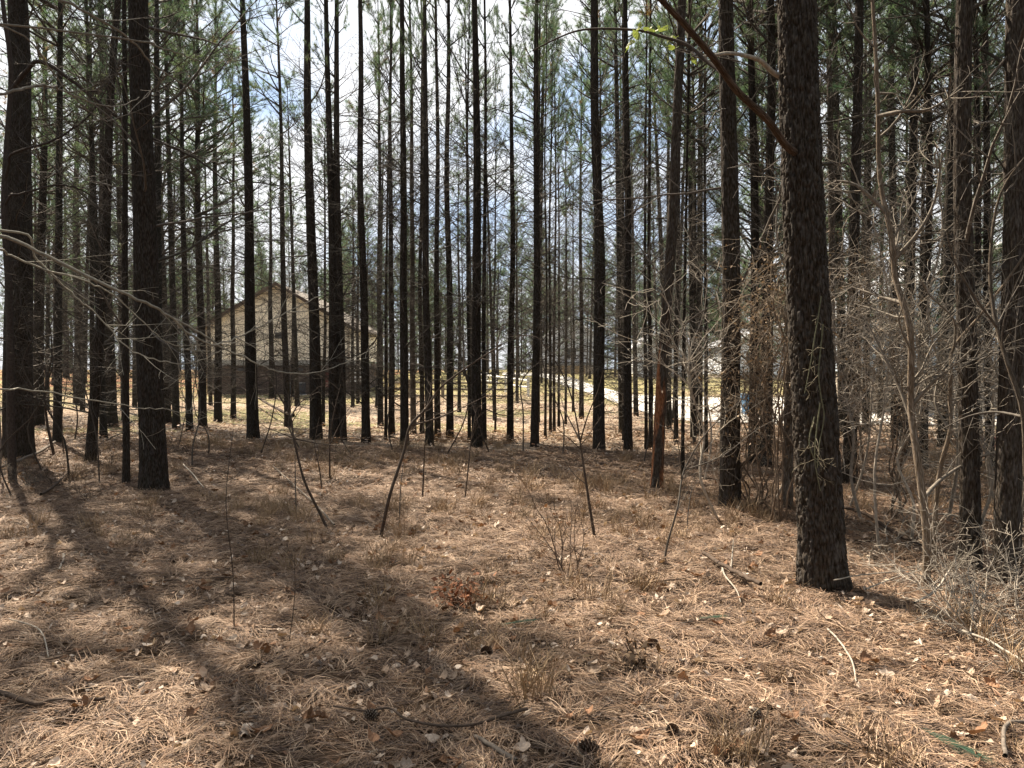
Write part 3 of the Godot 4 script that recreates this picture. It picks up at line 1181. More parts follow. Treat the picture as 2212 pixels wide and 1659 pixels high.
	fence("rail_fence", "low red painted rail fence at the right edge", Vector3(8.9, 0, -15.2), Vector3(12.4, 0, -14.6), 2, [0.1, 0.26], mat.red_paint, 0.035, 0.03)
	# blue bin at the edge of the drive
	var bp := on_ground(1616, 897)
	var bin := thing("wheeled_bin", "blue wheeled bin standing at the edge of the drive", "bin", bp)
	var bb := Buf.new()
	var lo := [Vector3(-0.2, 0.06, -0.22), Vector3(0.2, 0.06, -0.22), Vector3(0.2, 0.06, 0.22), Vector3(-0.2, 0.06, 0.22)]
	for i in 4:
		var a: Vector3 = lo[i]
		var b: Vector3 = lo[(i + 1) % 4]
		var up := Vector3(1.35, 1, 1.35)
		bb.quad(a, a * up + Vector3(0, 0.85, 0), b * up + Vector3(0, 0.85, 0), b)
	part("body", bb.mesh(), mat.blue_plastic, bin)
	box("lid", Vector3(-0.29, 0.91, -0.32), Vector3(0.29, 0.97, 0.32), mat.blue_plastic, bin)
	for s in [-0.2, 0.2]:
		var wm := CylinderMesh.new()
		wm.top_radius = 0.1; wm.bottom_radius = 0.1; wm.height = 0.05
		part("wheel", wm, mat.dark_metal, bin, Transform3D(Basis(Vector3.BACK, PI / 2), Vector3(s, 0.1, -0.24)))
	# the drive: its two edges as seen on the ground
	var far := [1085, 805.5, 1150, 806, 1190, 809, 1250, 822, 1330, 846, 1420, 857, 1560, 859, 1800, 861, 2212, 866, 2900, 870]
	var near := [1085, 810, 1150, 813, 1190, 822, 1240, 840, 1330, 871, 1430, 902, 1560, 915, 1800, 918, 2212, 922, 2900, 928]
	var e0 := PackedVector3Array()
	var e1 := PackedVector3Array()
	for i in far.size() / 2:
		e0.append(on_ground(far[2 * i], far[2 * i + 1]))
		e1.append(on_ground(near[2 * i], near[2 * i + 1]))
	e0 = smooth_path(e0, 8)
	e1 = smooth_path(e1, 8)
	var road := Buf.new()
	for i in e0.size() - 1:
		for k in 6:
			var q := []
			for c in [[i, k], [i, k + 1], [i + 1, k + 1], [i + 1, k]]:
				var v: Vector3 = e0[c[0]].lerp(e1[c[0]], c[1] / 6.0)
				v.y = gh(v.x, v.z) + 0.05
				q.append(v)
			road.quad(q[0], q[3], q[2], q[1])
	setting("driveway", road.mesh(), mat.concrete)


func fence(called: String, label: String, a: Vector3, b: Vector3, spans: int, rails: Array, m: Material, thick: float, post: float) -> void:
	var t := thing(called, label, "fence")
	var last := Vector3.ZERO
	for i in spans + 1:
		var p := a.lerp(b, float(i) / spans)
		p.y = gh(p.x, p.z)
		box("post", p + Vector3(-post, -0.3, -post), p + Vector3(post, rails[-1] + (0.2 if rails[-1] > 0.5 else 0.05), post), m, t)
		if i > 0:
			for y in rails:
				var bb := Buf.new()
				bb.tube(PackedVector3Array([last + Vector3(0, y, 0), p + Vector3(0, y, 0)]), PackedFloat32Array([thick, thick]), 6)
				part("rail", bb.mesh(), m, t)
		last = p


# ---------------------------------------------------------------- the trees one by one
# [u, v of the foot, width in pixels, u at the top edge, label]
const TREES := [
	[40, 990, 60, 26, "thickest dark pine at the left edge of the wood"],
	[82, 920, 24, 88, "dark pine close behind the thickest left edge pine"],
	[120, 832, 15, 118, "far slim pine leftmost of three on the sunny left clearing"],
	[143, 816, 13, 143, "far slim pine in the middle of the sunny left clearing"],
	[171, 870, 22, 170, "dark straight pine at the near side of the left clearing"],
	[195, 1002, 22, 262, "dark trunk leaning right in front of a straight pine"],
	[236, 922, 33, 212, "dark straight pine partly behind the leaning trunk"],
	[273, 1050, 15, 258, "thin dark trunk beside the tall left foreground pine"],
	[333, 1063, 56, 296, "tall thick foreground pine left of the beige house"],
	[358, 915, 24, 336, "pine showing behind the tall left foreground pine"],
	[410, 935, 15, 392, "slim pine first to the left of the house gable"],
	[438, 925, 18, 428, "pine before the left eave of the beige house"],
	[471, 912, 17, 462, "slim pine at the left corner of the beige house"],
	[504, 905, 12, 497, "thin pine just left of the beige gable wall"],
	[547, 950, 26, 519, "sturdy dark pine before the left part of the gable wall"],
	[587, 860, 12, 580, "slim far pine close to the gable wall"],
	[622, 923, 15, 602, "pine in front of the house peak"],
	[632, 858, 8, 640, "very thin pine close to the wall right of the gable vent"],
	[683, 950, 26, 664, "sturdy dark pine before the right part of the gable wall"],
	[698, 920, 8, 704, "thin stem tucked behind the sturdy pine at the gable"],
	[721, 953, 21, 703, "left one of two touching pines at the right end of the house"],
	[739, 953, 20, 724, "right one of two touching pines at the right end of the house"],
	[762, 880, 8, 764, "thin pine beside the porch lattice"],
	[773, 872, 8, 776, "second thin pine beside the porch lattice"],
	[791, 957, 19, 778, "dark straight pine first to the right of the house porch"],
	[822, 925, 13, 816, "slim brownish pine near the tawny shrub"],
	[833, 950, 7, 838, "very thin stem beside the tawny shrub"],
	[846, 945, 14, 842, "slim dark pine right of the tawny shrub"],
	[874, 962, 19, 868, "dark pine behind the leaning sapling stem"],
	[893, 940, 13, 889, "pale brown pine between two dark ones before the rail fence"],
	[912, 940, 11, 910, "slim dark pine left of a close pair at the rail fence"],
	[928, 962, 18, 914, "left pine of the close pair before the rail fence"],
	[945, 950, 14, 940, "right pine of the close pair before the rail fence"],
	[972, 950, 16, 966, "dark pine standing alone before the middle of the rail fence"],
	[992, 890, 8, 990, "thin far pine by the rail fence"],
	[1014, 955, 8, 1011, "thin stem left of the forked crest pine"],
	[1030, 970, 23, 1026, "sturdy forked pine at the centre of the crest"],
	[1046, 960, 11, 1046, "slim pine touching the sturdy central pine"],
	[1070, 935, 5, 1068, "very thin stem right of the sturdy central pine"],
	[1102, 955, 15, 1105, "grey pine halfway between the two central dark pines"],
	[1117, 870, 7, 1117, "thin far pine before the white fence"],
	[1155, 965, 18, 1162, "dark straight pine in the middle of the view"],
	[1178, 948, 6, 1180, "thin stem right of the dark middle pine"],
	[1189, 940, 7, 1190, "first thin purple grey trunk of a row before the drive"],
	[1197, 933, 7, 1199, "second thin purple grey trunk of a row before the drive"],
	[1207, 925, 6, 1208, "third thin purple grey trunk of a row before the drive"],
	[1222, 918, 6, 1225, "fourth thin purple grey trunk of a row before the drive"],
	[1238, 890, 6, 1240, "farthest thin trunk of a row before the drive"],
	[1256, 905, 11, 1253, "slim brown pine behind the forked sapling"],
	[1294, 975, 26, 1285, "sturdy black pine right of the forked sapling"],
	[1348, 955, 9, 1345, "slim stem behind the dark pine before the drive"],
	[1357, 978, 19, 1352, "dark pine standing before the widest part of the drive"],
	[1396, 970, 8, 1396, "thin left trunk of a pair left of the orange barked pine"],
	[1406, 972, 10, 1404, "thin right trunk of a pair left of the orange barked pine"],
	[1418, 1058, 26, 1466, "leaning pine with patches of orange brown bark"],
	[1460, 955, 10, 1462, "slim pine behind the orange barked pine"],
	[1474, 1030, 8, 1486, "thin stem just right of the orange barked pine"],
	[1500, 962, 7, 1500, "thin trunk midway between orange pine and thick dark pine"],
	[1525, 980, 9, 1530, "slim trunk left of the thick dark pine on the right"],
	[1577, 1098, 44, 1580, "thick dark pine left of the brown vine tangle"],
	[1628, 1005, 22, 1624, "dark pine behind the brown vine tangle"],
	[1653, 1010, 25, 1656, "dark pine behind the right side of the brown vine tangle"],
	[1700, 1105, 22, 1722, "pale grey trunk left of the big furrowed pine"],
	[1779, 1270, 97, 1724, "big furrowed pine in the right foreground, sunlit left edge"],
	[1797, 1010, 18, 1798, "smooth pale slim trunk beside the big furrowed pine"],
	[1833, 1050, 26, 1862, "dark pine leaning right behind the big furrowed pine"],
	[1848, 1033, 8, 1850, "thin stem behind the big furrowed pine"],
	[1995, 1020, 18, 1996, "dark pine behind the pale twiggy small tree"],
	[2097, 1236, 42, 2072, "sunlit edged pine between pale twiggy tree and right edge"],
	[2113, 1020, 15, 2100, "slim pine behind the sunlit edged pine"],
	[2139, 1020, 18, 2132, "pine before the low red fence"],
	[2175, 1262, 52, 2206, "dark pine at the right edge of the wood"],
]


func make_measured() -> void:
	var i := 0
	for e in TREES:
		i += 1
		var foot := on_ground(e[0], e[1])
		var d := -foot.z
		var r: float = e[2] / FOCAL * d * 0.5
		var lean := (at(e[3], 0, d) - foot).normalized()
		lean.z += sin(i * 5.3) * 0.02
		var o := {"branches": 14 if d < 16.0 else (16 if d < 24.0 else 10), "low": 0.7, "size": 1.1}
		if e[2] < 9:
			o.branches = 5
			o["height"] = 12.5
			o["size"] = 0.7
		if e[0] > 1600 or e[0] < 430:
			o.branches += 6
		if d > 14.0 and d < 50.0 and e[0] > 480 and e[0] < 1420:
			o["crown"] = 6 + i % 2
			if d < 24.0:
				o["wide"] = 0.5
		if e[0] == 333 or e[0] == 273 or e[0] == 195:  # open sky towards the sun above the near floor
			o["crown"] = 7
			o["wide"] = 0.6
		if e[0] == 1418 or e[0] == 1577:
			o["crown"] = 6
			o["wide"] = 0.55
		if e[1] == 1270:
			o["fine"] = true
			o["tone"] = 1.15
			o["low"] = 4.4
			o.branches = 6
		if e[0] == 1418:
			o["red"] = 1.0
		if e[0] == 1700 or e[0] == 1797 or e[0] == 893:
			o["tone"] = 2.6
		if e[0] == 1700 or e[0] == 2113:
			o["crown"] = -1 if e[0] == 1700 else 1
		if e[0] == 2097 or e[0] == 2175 or e[0] == 1418:
			o["tone"] = 1.5
		if d < 12.0:
			o["low"] = maxf(o.low, 1.9)
		pine(foot, r, lean, e[4], "pines of the wood", i, o)


func ordinal(n: int) -> String:
	var ones := ["", "first", "second", "third", "fourth", "fifth", "sixth", "seventh", "eighth", "ninth", "tenth", "eleventh", "twelfth", "thirteenth", "fourteenth", "fifteenth", "sixteenth", "seventeenth", "eighteenth", "nineteenth", "twentieth"]
	if n <= 20:
		return ones[n]
	return "thirtieth" if n == 30 else ("twenty-" if n < 30 else "thirty-") + ones[n % 10]


func clear_of(x: float, z: float) -> bool:
	if x > -21.5 and x < -8.5 and z < -44.0 and z > -64.0:
		return false
	if x > -10.0 and x < 3.0 and z < -44.0 and z > -62.0:
		return false
	for b in [[12.0, 19.0, -77.0, -92.0], [20.0, 30.0, -73.0, -85.0], [3.0, 12.0, -93.0, -112.0], [15.0, 31.0, -33.0, -46.0]]:
		if x > b[0] and x < b[1] and z < b[2] and z > b[3]:
			return false
	var u := 1106.0 + x / -z * FOCAL
	if u > 1100.0 and z < -36.0 and z > -56.0 + (u - 1400.0) * 0.012:
		return false
	return true


func make_random_trees() -> void:
	var rng := RandomNumberGenerator.new()
	rng.seed = 31337
	var spots := []
	# [count, u range, depth range, group, label, young share]
	for band in [
		[20, -60, 440, 16.0, 44.0, "slender dark pines behind the left foreground trunks", "slender dark pine in the shade behind the left foreground trunks", 0.0],
		[6, 440, 1040, 21.0, 42.0, "slim pines on the slope before the house", "slim pine on the sunny slope before the house and fence", 0.0],
		[15, 1040, 1540, 21.0, 37.0, "slim pines on the slope before the drive", "slim pine on the sunny slope before the drive", 0.0],
		[34, 1480, 2300, 14.0, 34.0, "slender pines in the dense right hand wood", "slender pine in the dense wood at the right", 0.3],
		[34, 700, 1500, 63.0, 92.0, "far thin pines about the drive", "far thin pine beyond the fence and drive", 0.3],
		[16, -100, 700, 66.0, 95.0, "far pines behind the beige house", "far pine behind the beige house and left clearing", 0.25],
		[22, 1350, 2350, 58.0, 95.0, "far pines around the white houses", "far pine among the houses beyond the drive", 0.4],
	]:
		var made := []
		var tries := 0
		while made.size() < band[0] and tries < 800:
			tries += 1
			var u := rng.randf_range(band[1], band[2])
			var d := rng.randf_range(band[3], band[4])
			var x := (u - 1106.0) / FOCAL * d
			if not clear_of(x, -d):
				continue
			var ok := true
			for s in spots:
				if Vector2(s.x - x, s.y + d).length() < 1.7:
					ok = false
			if not ok:
				continue
			spots.append(Vector2(x, -d))
			made.append(Vector3(u, d, x))
		made.sort_custom(func(p, q): return p.x < q.x)
		for i in made.size():
			far_pine(made[i].z, -made[i].y, "%s, %s from the left" % [band[6], ordinal(i + 1)], band[5], 5000 + int(made[i].x) * 7, rng.randf() < band[7], made[i].y < 45.0 and made[i].x > 250 and made[i].x < 1620)
	# the wood goes on behind and beside the camera: it keeps the sky off the near sides of the trunks
	for k in 66:
		var a := rng.randf_range(-0.15, PI + 0.15)
		var d := rng.randf_range(3.5, 24.0)
		var x := cos(a) * d
		var z := sin(a) * d + 0.5
		if absf(x) < 1.2 and z < 3.0 or z < 1.0 and absf(x) < 4.5:
			continue
		far_pine(x, z, "pine of the wood around the viewpoint, outside the picture", "pines outside the picture", 7000 + k, false, false, false)
	for k in 26:  # and to both sides
		var s := -1.0 if k % 2 else 1.0
		var d := rng.randf_range(3.0, 26.0)
		var x := s * (0.68 * d + rng.randf_range(1.8, 12.0))
		far_pine(x, -d, "pine of the wood around the viewpoint, outside the picture", "pines outside the picture", 7100 + k, false, false, false)
	var behind := mass("woods_behind", "pine woods going on behind the viewpoint", "woods")
	var skyline := mass("distant_woods", "distant pine woods along the skyline beyond the houses", "woods")
	for k in 3:
		var xfs := []
		var cols := []
		var wx := []
		for i in 46:
			var a := rng.randf_range(-0.5, PI + 0.5)
			var d := rng.randf_range(24.0, 62.0)
			var x := cos(a) * d
			var z := sin(a) * d
			var s := rng.randf_range(0.8, 1.1)
			xfs.append(Transform3D(Basis(Vector3.UP, rng.randf() * TAU).scaled(Vector3(s * 1.2, s, s * 1.2)), Vector3(x, gh(x, z), z)))
			cols.append(Color.WHITE)
			wx.append(Transform3D(Basis().scaled(Vector3(0.13, s, 0.13)), Vector3(x, gh(x, z) - 0.2, z)))
		scatter(behind, "crowns", crowns[k], null, xfs, cols)
		scatter(behind, "trunks", far_trunks[k], mat.bark, wx, cols)
	# woods on the skyline
	for k in 3:
		var xfs := []
		var cols := []
		var wx := []
		for i in 150:
			var a := rng.randf_range(-2.4, -0.74) if i < 100 else rng.randf_range(-0.74, PI + 0.74)
			var d := rng.randf_range(98.0, 145.0)
			var x := cos(a) * d
			var z := sin(a) * d
			var s := rng.randf_range(0.75, 1.1) * (1.7 if k == 0 else 1.0)
			xfs.append(Transform3D(Basis(Vector3.UP, rng.randf() * TAU).scaled(Vector3(s * 1.3, s, s * 1.3)), Vector3(x, gh(x, z) - (2.2 if k == 0 else 0.2) * s, z)))
			cols.append(Color.WHITE)
			wx.append(Transform3D(Basis().scaled(Vector3(0.12, s * (0.5 if k == 0 else 1.0), 0.12)), Vector3(x, gh(x, z) - 0.2, z)))
		scatter(skyline, "crowns", crowns[k] if k else crowns[5], null, xfs, cols)
		scatter(skyline, "trunks", far_trunks[k], mat.bark, wx, cols)


func make_understorey() -> void:
	var brown := Color(0.1, 0.075, 0.06)
	var grey := Color(0.16, 0.14, 0.12)
	var pale := Color(0.27, 0.235, 0.195)
	sapling("sapling", "forked bare sapling right of the middle of the clearing", [1287, 1168, 1270, 1070, 1258, 985, 1253, 950], 0.016, 5, brown, "", [[1253, 950, 1238, 872, 1216, 810, 1172, 740, 1143, 725, 1100, 728], [1253, 955, 1269, 900, 1292, 843, 1303, 800], [1250, 945, 1220, 886, 1209, 846]], 0.45)
	sapling("sapling", "bare sapling leaning right in the middle of the clearing", [820, 1162, 845, 1070, 873, 976, 886, 920, 920, 883, 953, 836, 1020, 786, 1085, 745], 0.017, 9, brown, "", [[886, 920, 940, 905, 1000, 880, 1060, 850]], 0.5)
	sapling("sapling", "bare sapling leaning left before the house", [716, 1150, 690, 1106, 660, 1035, 636, 946, 626, 903, 600, 853, 573, 806], 0.015, 9, brown, "", [[626, 903, 648, 870, 690, 845], [640, 950, 700, 960, 752, 962]], 0.5)
	sapling("sapling", "short straight stem right of the leaning sapling", [1003, 1083, 1012, 1010, 1018, 950, 1030, 880], 0.011, 5, brown, "", [], 0.35)
	sapling("sapling", "short straight stem at the middle of the clearing", [912, 1083, 915, 1010, 920, 950], 0.013, 2, brown, "", [], 0.3)
	sapling("sapling", "tall very thin stem in the left foreground", [506, 1372, 499, 1240, 492, 1080, 488, 930], 0.0045, 3, brown, "", [], 0.15)
	sapling("sapling", "thin stem before the two touching pines", [713, 1037, 716, 960, 722, 900, 735, 830], 0.014, 4, brown, "", [[715, 960, 740, 905, 775, 850]], 0.4)
	sapling("sapling", "thin stem left of the two touching pines", [697, 1063, 688, 1010, 682, 960, 690, 900], 0.01, 3, brown, "", [], 0.3)
	sapling("sapling", "thin upright stem left of the left leaning sapling", [641, 1112, 637, 1040, 633, 975], 0.01, 2, grey, "", [], 0.25)
	sapling("sapling", "thin branching stem before the thick dark right pine", [1434, 1212, 1440, 1172, 1460, 1090, 1482, 1018, 1530, 930, 1600, 865], 0.011, 8, grey, "", [[1482, 1018, 1560, 985, 1640, 925, 1730, 880], [1476, 1040, 1465, 960, 1440, 905]], 0.4)
	sapling("sapling", "short twig standing before the thick dark right pine", [1484, 1146, 1487, 1100, 1498, 1050], 0.008, 3, grey, "", [], 0.25)
	sapling("sapling", "slim curved stem at the foot of the left foreground pines", [415, 1010, 420, 960, 432, 890, 425, 810, 440, 740], 0.016, 8, grey, "", [], 0.6)
	sapling("sapling", "thin dark stem on the left slope", [160, 955, 162, 900, 158, 830, 165, 760], 0.02, 5, brown, "", [], 0.6)
	sapling("sapling", "thin dark stem left of the leaning dark trunk", [137, 980, 138, 900, 140, 830, 150, 740], 0.012, 5, brown, "", [], 0.5)
	sapling("sapling", "bent dark stem curling over in the left shade", [118, 985, 112, 950, 92, 905, 96, 840, 110, 760, 104, 660], 0.03, 6, brown, "", [], 0.6)
	sapling("sapling", "pale lichen covered stem at the left edge", [-4, 1040, 2, 980, 4, 900, -2, 820, -12, 700], 0.02, 4, pale, "", [], 0.5)
	sapling("sapling", "thin wispy stem left of the bare leaning sapling", [620, 1398, 628, 1300, 636, 1200], 0.0035, 2, brown, "", [], 0.12)
	sapling("sapling", "thin stem beside the leaning right sapling foot", [862, 1146, 866, 1060, 870, 1000], 0.007, 2, grey, "", [], 0.2)
	sapling("small_tree", "pale twiggy small tree right of the big furrowed pine", [2000, 1270, 1992, 1150, 1978, 1000, 1972, 880, 1958, 720, 1940, 600, 1926, 520, 1912, 380, 1898, 200, 1888, 0, 1880, -200], 0.033, 18, pale, "", [[1975, 900, 1940, 830, 1905, 760, 1870, 690], [1975, 890, 2010, 830, 2060, 790, 2110, 745], [1950, 660, 1900, 640, 1840, 620], [1935, 560, 1985, 500, 2020, 430, 2035, 330], [1918, 430, 1850, 400, 1800, 390], [1905, 260, 1950, 240, 2010, 235, 2080, 190], [1985, 1060, 2040, 1030, 2120, 985, 2210, 965]], 0.75, 0.25, 0.17)
	sapling("small_tree", "crooked pale stem leaning right beside the right edge pines", [2012, 1240, 2022, 1040, 2040, 930, 2054, 865, 2056, 800, 2070, 748, 2121, 674, 2190, 575, 2240, 500], 0.02, 12, pale, "", [[2040, 930, 2020, 870, 2035, 800, 2080, 760], [2070, 748, 2060, 690, 2010, 640, 1985, 600], [2054, 865, 2110, 850, 2160, 830, 2230, 820]], 0.6, -0.3, 0.17)
	sapling("small_tree", "dark crooked stem crossing before the right edge pine", [2290, 1420, 2240, 1100, 2205, 900, 2170, 780, 2150, 680, 2145, 560, 2160, 420, 2215, 330], 0.018, 8, grey, "", [[2205, 900, 2150, 890, 2090, 900, 2030, 930], [2150, 690, 2105, 640, 2060, 560, 2045, 500]], 0.5, 0.4, 0.15)
	brush("shrub", "bare bushy shrub right of centre on the near floor", on_ground(1228, 1245), 8, 0.9, 0.0055, Color(0.14, 0.1, 0.075), 61, 0.14, 1)
	brush("shrub", "low dark shrub in the left shade", on_ground(190, 1085), 9, 0.5, 0.003, brown, 62, 0.4, 2)
	brush("shrub", "low bare shrub left of the left foreground pine", on_ground(120, 1050), 8, 0.5, 0.003, brown, 63, 0.4, 2)
	brush("shrub", "tawny leafed shrub beyond the slim brownish pine", on_ground(838, 850), 14, 1.7, 0.01, Color(0.3, 0.2, 0.1), 64, 0.4, 2, Color(0.5, 0.3, 0.13))
	brush("shrub", "tuft of tall dry grass left of the orange barked pine", on_ground(1310, 1068), 40, 0.42, 0.0022, Color(0.4, 0.28, 0.17), 65, 0.16, 0)
	brush("shrub", "small reddish brown seedling on the near floor", on_ground(1003, 1310), 9, 0.24, 0.004, Color(0.16, 0.07, 0.04), 66, 0.3, 1, Color(0.2, 0.09, 0.05))
	brush("shrub", "dead brown weed in the near centre floor", on_ground(1352, 1470), 7, 0.2, 0.004, brown, 67, 0.25, 1, Color(0.13, 0.09, 0.06))
	# the brown tangle and the pale brush on the right
	for k in 3:
		var p := at([1650, 1690, 1615][k], [770, 640, 860][k], [8.4, 8.0, 8.8][k])
		var foot := Vector3(p.x, gh(p.x, p.z), p.z)
		vine_mass(["tangle of dead brown vine between the two thick right pines", "upper tangle of dead brown vine beside the big furrowed pine", "lower tangle of dead vine against the thick dark pine"][k], foot, p.y - foot.y, [0.5, 0.42, 0.5][k], 90 + k)
	vine_mass("dead brown vine hanging right of the big furrowed pine", on_ground(1850, 1060), 2.6, 0.6, 95)
	vine_mass("dead brown vine tangle around the pale twiggy small tree", on_ground(1940, 1130), 1.5, 0.75, 96)
	least = 0.0026
	var bi := 0
	for s in [[2060, 1330], [2150, 1300], [2190, 1420], [2010, 1270], [2120, 1400], [2215, 1340], [1930, 1180]]:
		brush("brush_pile", ["bare pale brush below the sunlit edged pine", "bare brush at the foot of the right edge pine", "pale brush in the lower right corner of the wood", "bare brush at the foot of the pale twiggy tree", "tangled pale brush in front of the sunlit edged pine", "pale brush at the very right edge", "bare brush behind the big furrowed pine"][bi], on_ground(s[0], s[1]), 8, [0.8, 1.0, 0.7, 0.8, 0.65, 0.7, 1.0][bi], 0.006, Color(0.42, 0.37, 0.31), 70 + bi, 0.6, 2, null, "bare brush at the right")
		bi += 1
	bi = 0
	for s in [[1530, 1010, 1.1], [1690, 1030, 1.3], [2080, 1080, 1.4], [2180, 1100, 1.3], [1900, 1060, 1.5], [60, 1060, 0.6], [230, 1010, 0.6], [400, 985, 0.5]]:
		brush("shrub", ["bare understorey shrub left of the thick dark right pine", "bare understorey shrub left behind the big furrowed pine", "bare understorey shrub behind the sunlit edged pine", "bare understorey shrub behind the right edge pine", "bare understorey shrub behind the pale twiggy tree", "bare understorey shrub before the thickest left pine", "bare understorey shrub behind the leaning dark trunk", "bare understorey shrub right of the left foreground pine"][bi], on_ground(s[0], s[1]), 8, s[2], 0.0032, [grey, pale, pale, grey, pale, grey, brown, brown][bi], 170 + bi, 0.4, 2, null, "bare understorey shrubs")
		bi += 1


func make_thickets() -> void:
	var rng := RandomNumberGenerator.new()
	rng.seed = 606
	# [group and label, twig tone, reach, feet seen at ...]
	var si := -1
	for set in [
		["bare twiggy sapling in the left shade", Color(0.1, 0.085, 0.07), 0.8, [[30, 1075], [95, 1020], [150, 1040], [215, 1045], [300, 985], [385, 965], [450, 985]]],
		["bare thin sapling on the crest", Color(0.11, 0.09, 0.075), 0.65, [[560, 985], [655, 975], [765, 985], [850, 978], [960, 985], [1060, 980], [1130, 975], [1215, 985], [1390, 1000]]],
		["bare pale sapling in the right thicket", Color(0.42, 0.37, 0.31), 1.05, [[1520, 1040], [1560, 1130], [1670, 1085], [1735, 1090], [1865, 1130], [1925, 1110], [1965, 1180], [2045, 1130], [2130, 1170], [2150, 1090], [2200, 1120], [2215, 1230], [1900, 1190], [2080, 1200], [2170, 1210], [1830, 1100]]],
	]:
		si += 1
		least = [0.0018, 0.002, 0.003][si]
		var feet: Array = set[3]
		for i in feet.size():
			var u: float = feet[i][0]
			var v: float = feet[i][1]
			var rise := (v - 800.0) * rng.randf_range(1.1, 2.3)
			var path := [u, v]
			var side := rng.randf_range(-0.3, 0.3)
			for k in range(1, 6):
				path.append(u + rise * k / 5.0 * side + rng.randfn() * rise * 0.035)
				path.append(v - rise * k / 5.0)
			var f := rng.randf_range(0.7, 1.3)
			var c: Color = set[1]
			sapling("sapling", "%s, %s from the left" % [set[0], ordinal(i + 1)], path, rng.randf_range(0.01, 0.016) * [1.0, 1.0, 1.3][si], [13, 10, 22][si], Color(c.r * f, c.g * f, c.b * f), set[0] + "s", [], set[2], rng.randfn() * 0.3, [0.16, 0.14, 0.22][si], 1 if si == 1 else 2)


func vine_mass(label: String, foot: Vector3, height: float, size: float, sd: int) -> void:
	var rng := RandomNumberGenerator.new()
	rng.seed = sd
	var t := thing("vine_tangle", label, "vine", foot)
	var b := Buf.new()
	for k in 5:
		var p := PackedVector3Array()
		for i in 8:
			p.append(Vector3(rng.randfn() * 0.08, (height + size * 0.7) * i / 7.0 - 0.03, rng.randfn() * 0.08))
		p = smooth_path(p, 3)
		b.tube(p, taper(p.size(), 0.011, 0.005), 5, Color(0.2, 0.15, 0.11))
	part("stem", b.mesh(), mat.deadwood, t)
	var w := Buf.new()
	var lb := Buf.new()
	for k in 330:
		var c := Vector3(rng.randfn() * 0.5, rng.randfn() * 0.75, rng.randfn() * 0.5) * size + Vector3(0, height, 0)
		var d := Vector3(rng.randfn(), rng.randfn() - 0.5, rng.randfn()).normalized()
		var f := rng.randf_range(0.6, 1.5)
		grow(w, c, d, rng.randf_range(0.15, 0.55), 0.0028, 0, 3, rng, 0.3, -0.1, 0, Color(0.3 * f, 0.24 * f, 0.18 * f))
		for q in 2:
			var o := c + d * rng.randf_range(0.0, 0.4) + Vector3(rng.randfn(), rng.randfn(), rng.randfn()) * 0.05
			var p := Vector3(rng.randfn(), rng.randfn(), rng.randfn()).normalized() * rng.randf_range(0.012, 0.03)
			var s := p.cross(Vector3(rng.randfn(), rng.randfn(), rng.randfn())).normalized() * rng.randf_range(0.006, 0.013)
			var g := rng.randf_range(0.5, 1.2)
			lb.quad(o - p, o + s, o + p, o - s, Color(0.26 * g, 0.2 * g, 0.145 * g))
	part("runners", w.mesh(), mat.deadwood, t).set_meta("kind", "stuff")
	part("leaves", lb.mesh(), mat.leaf, t).set_meta("kind", "stuff")


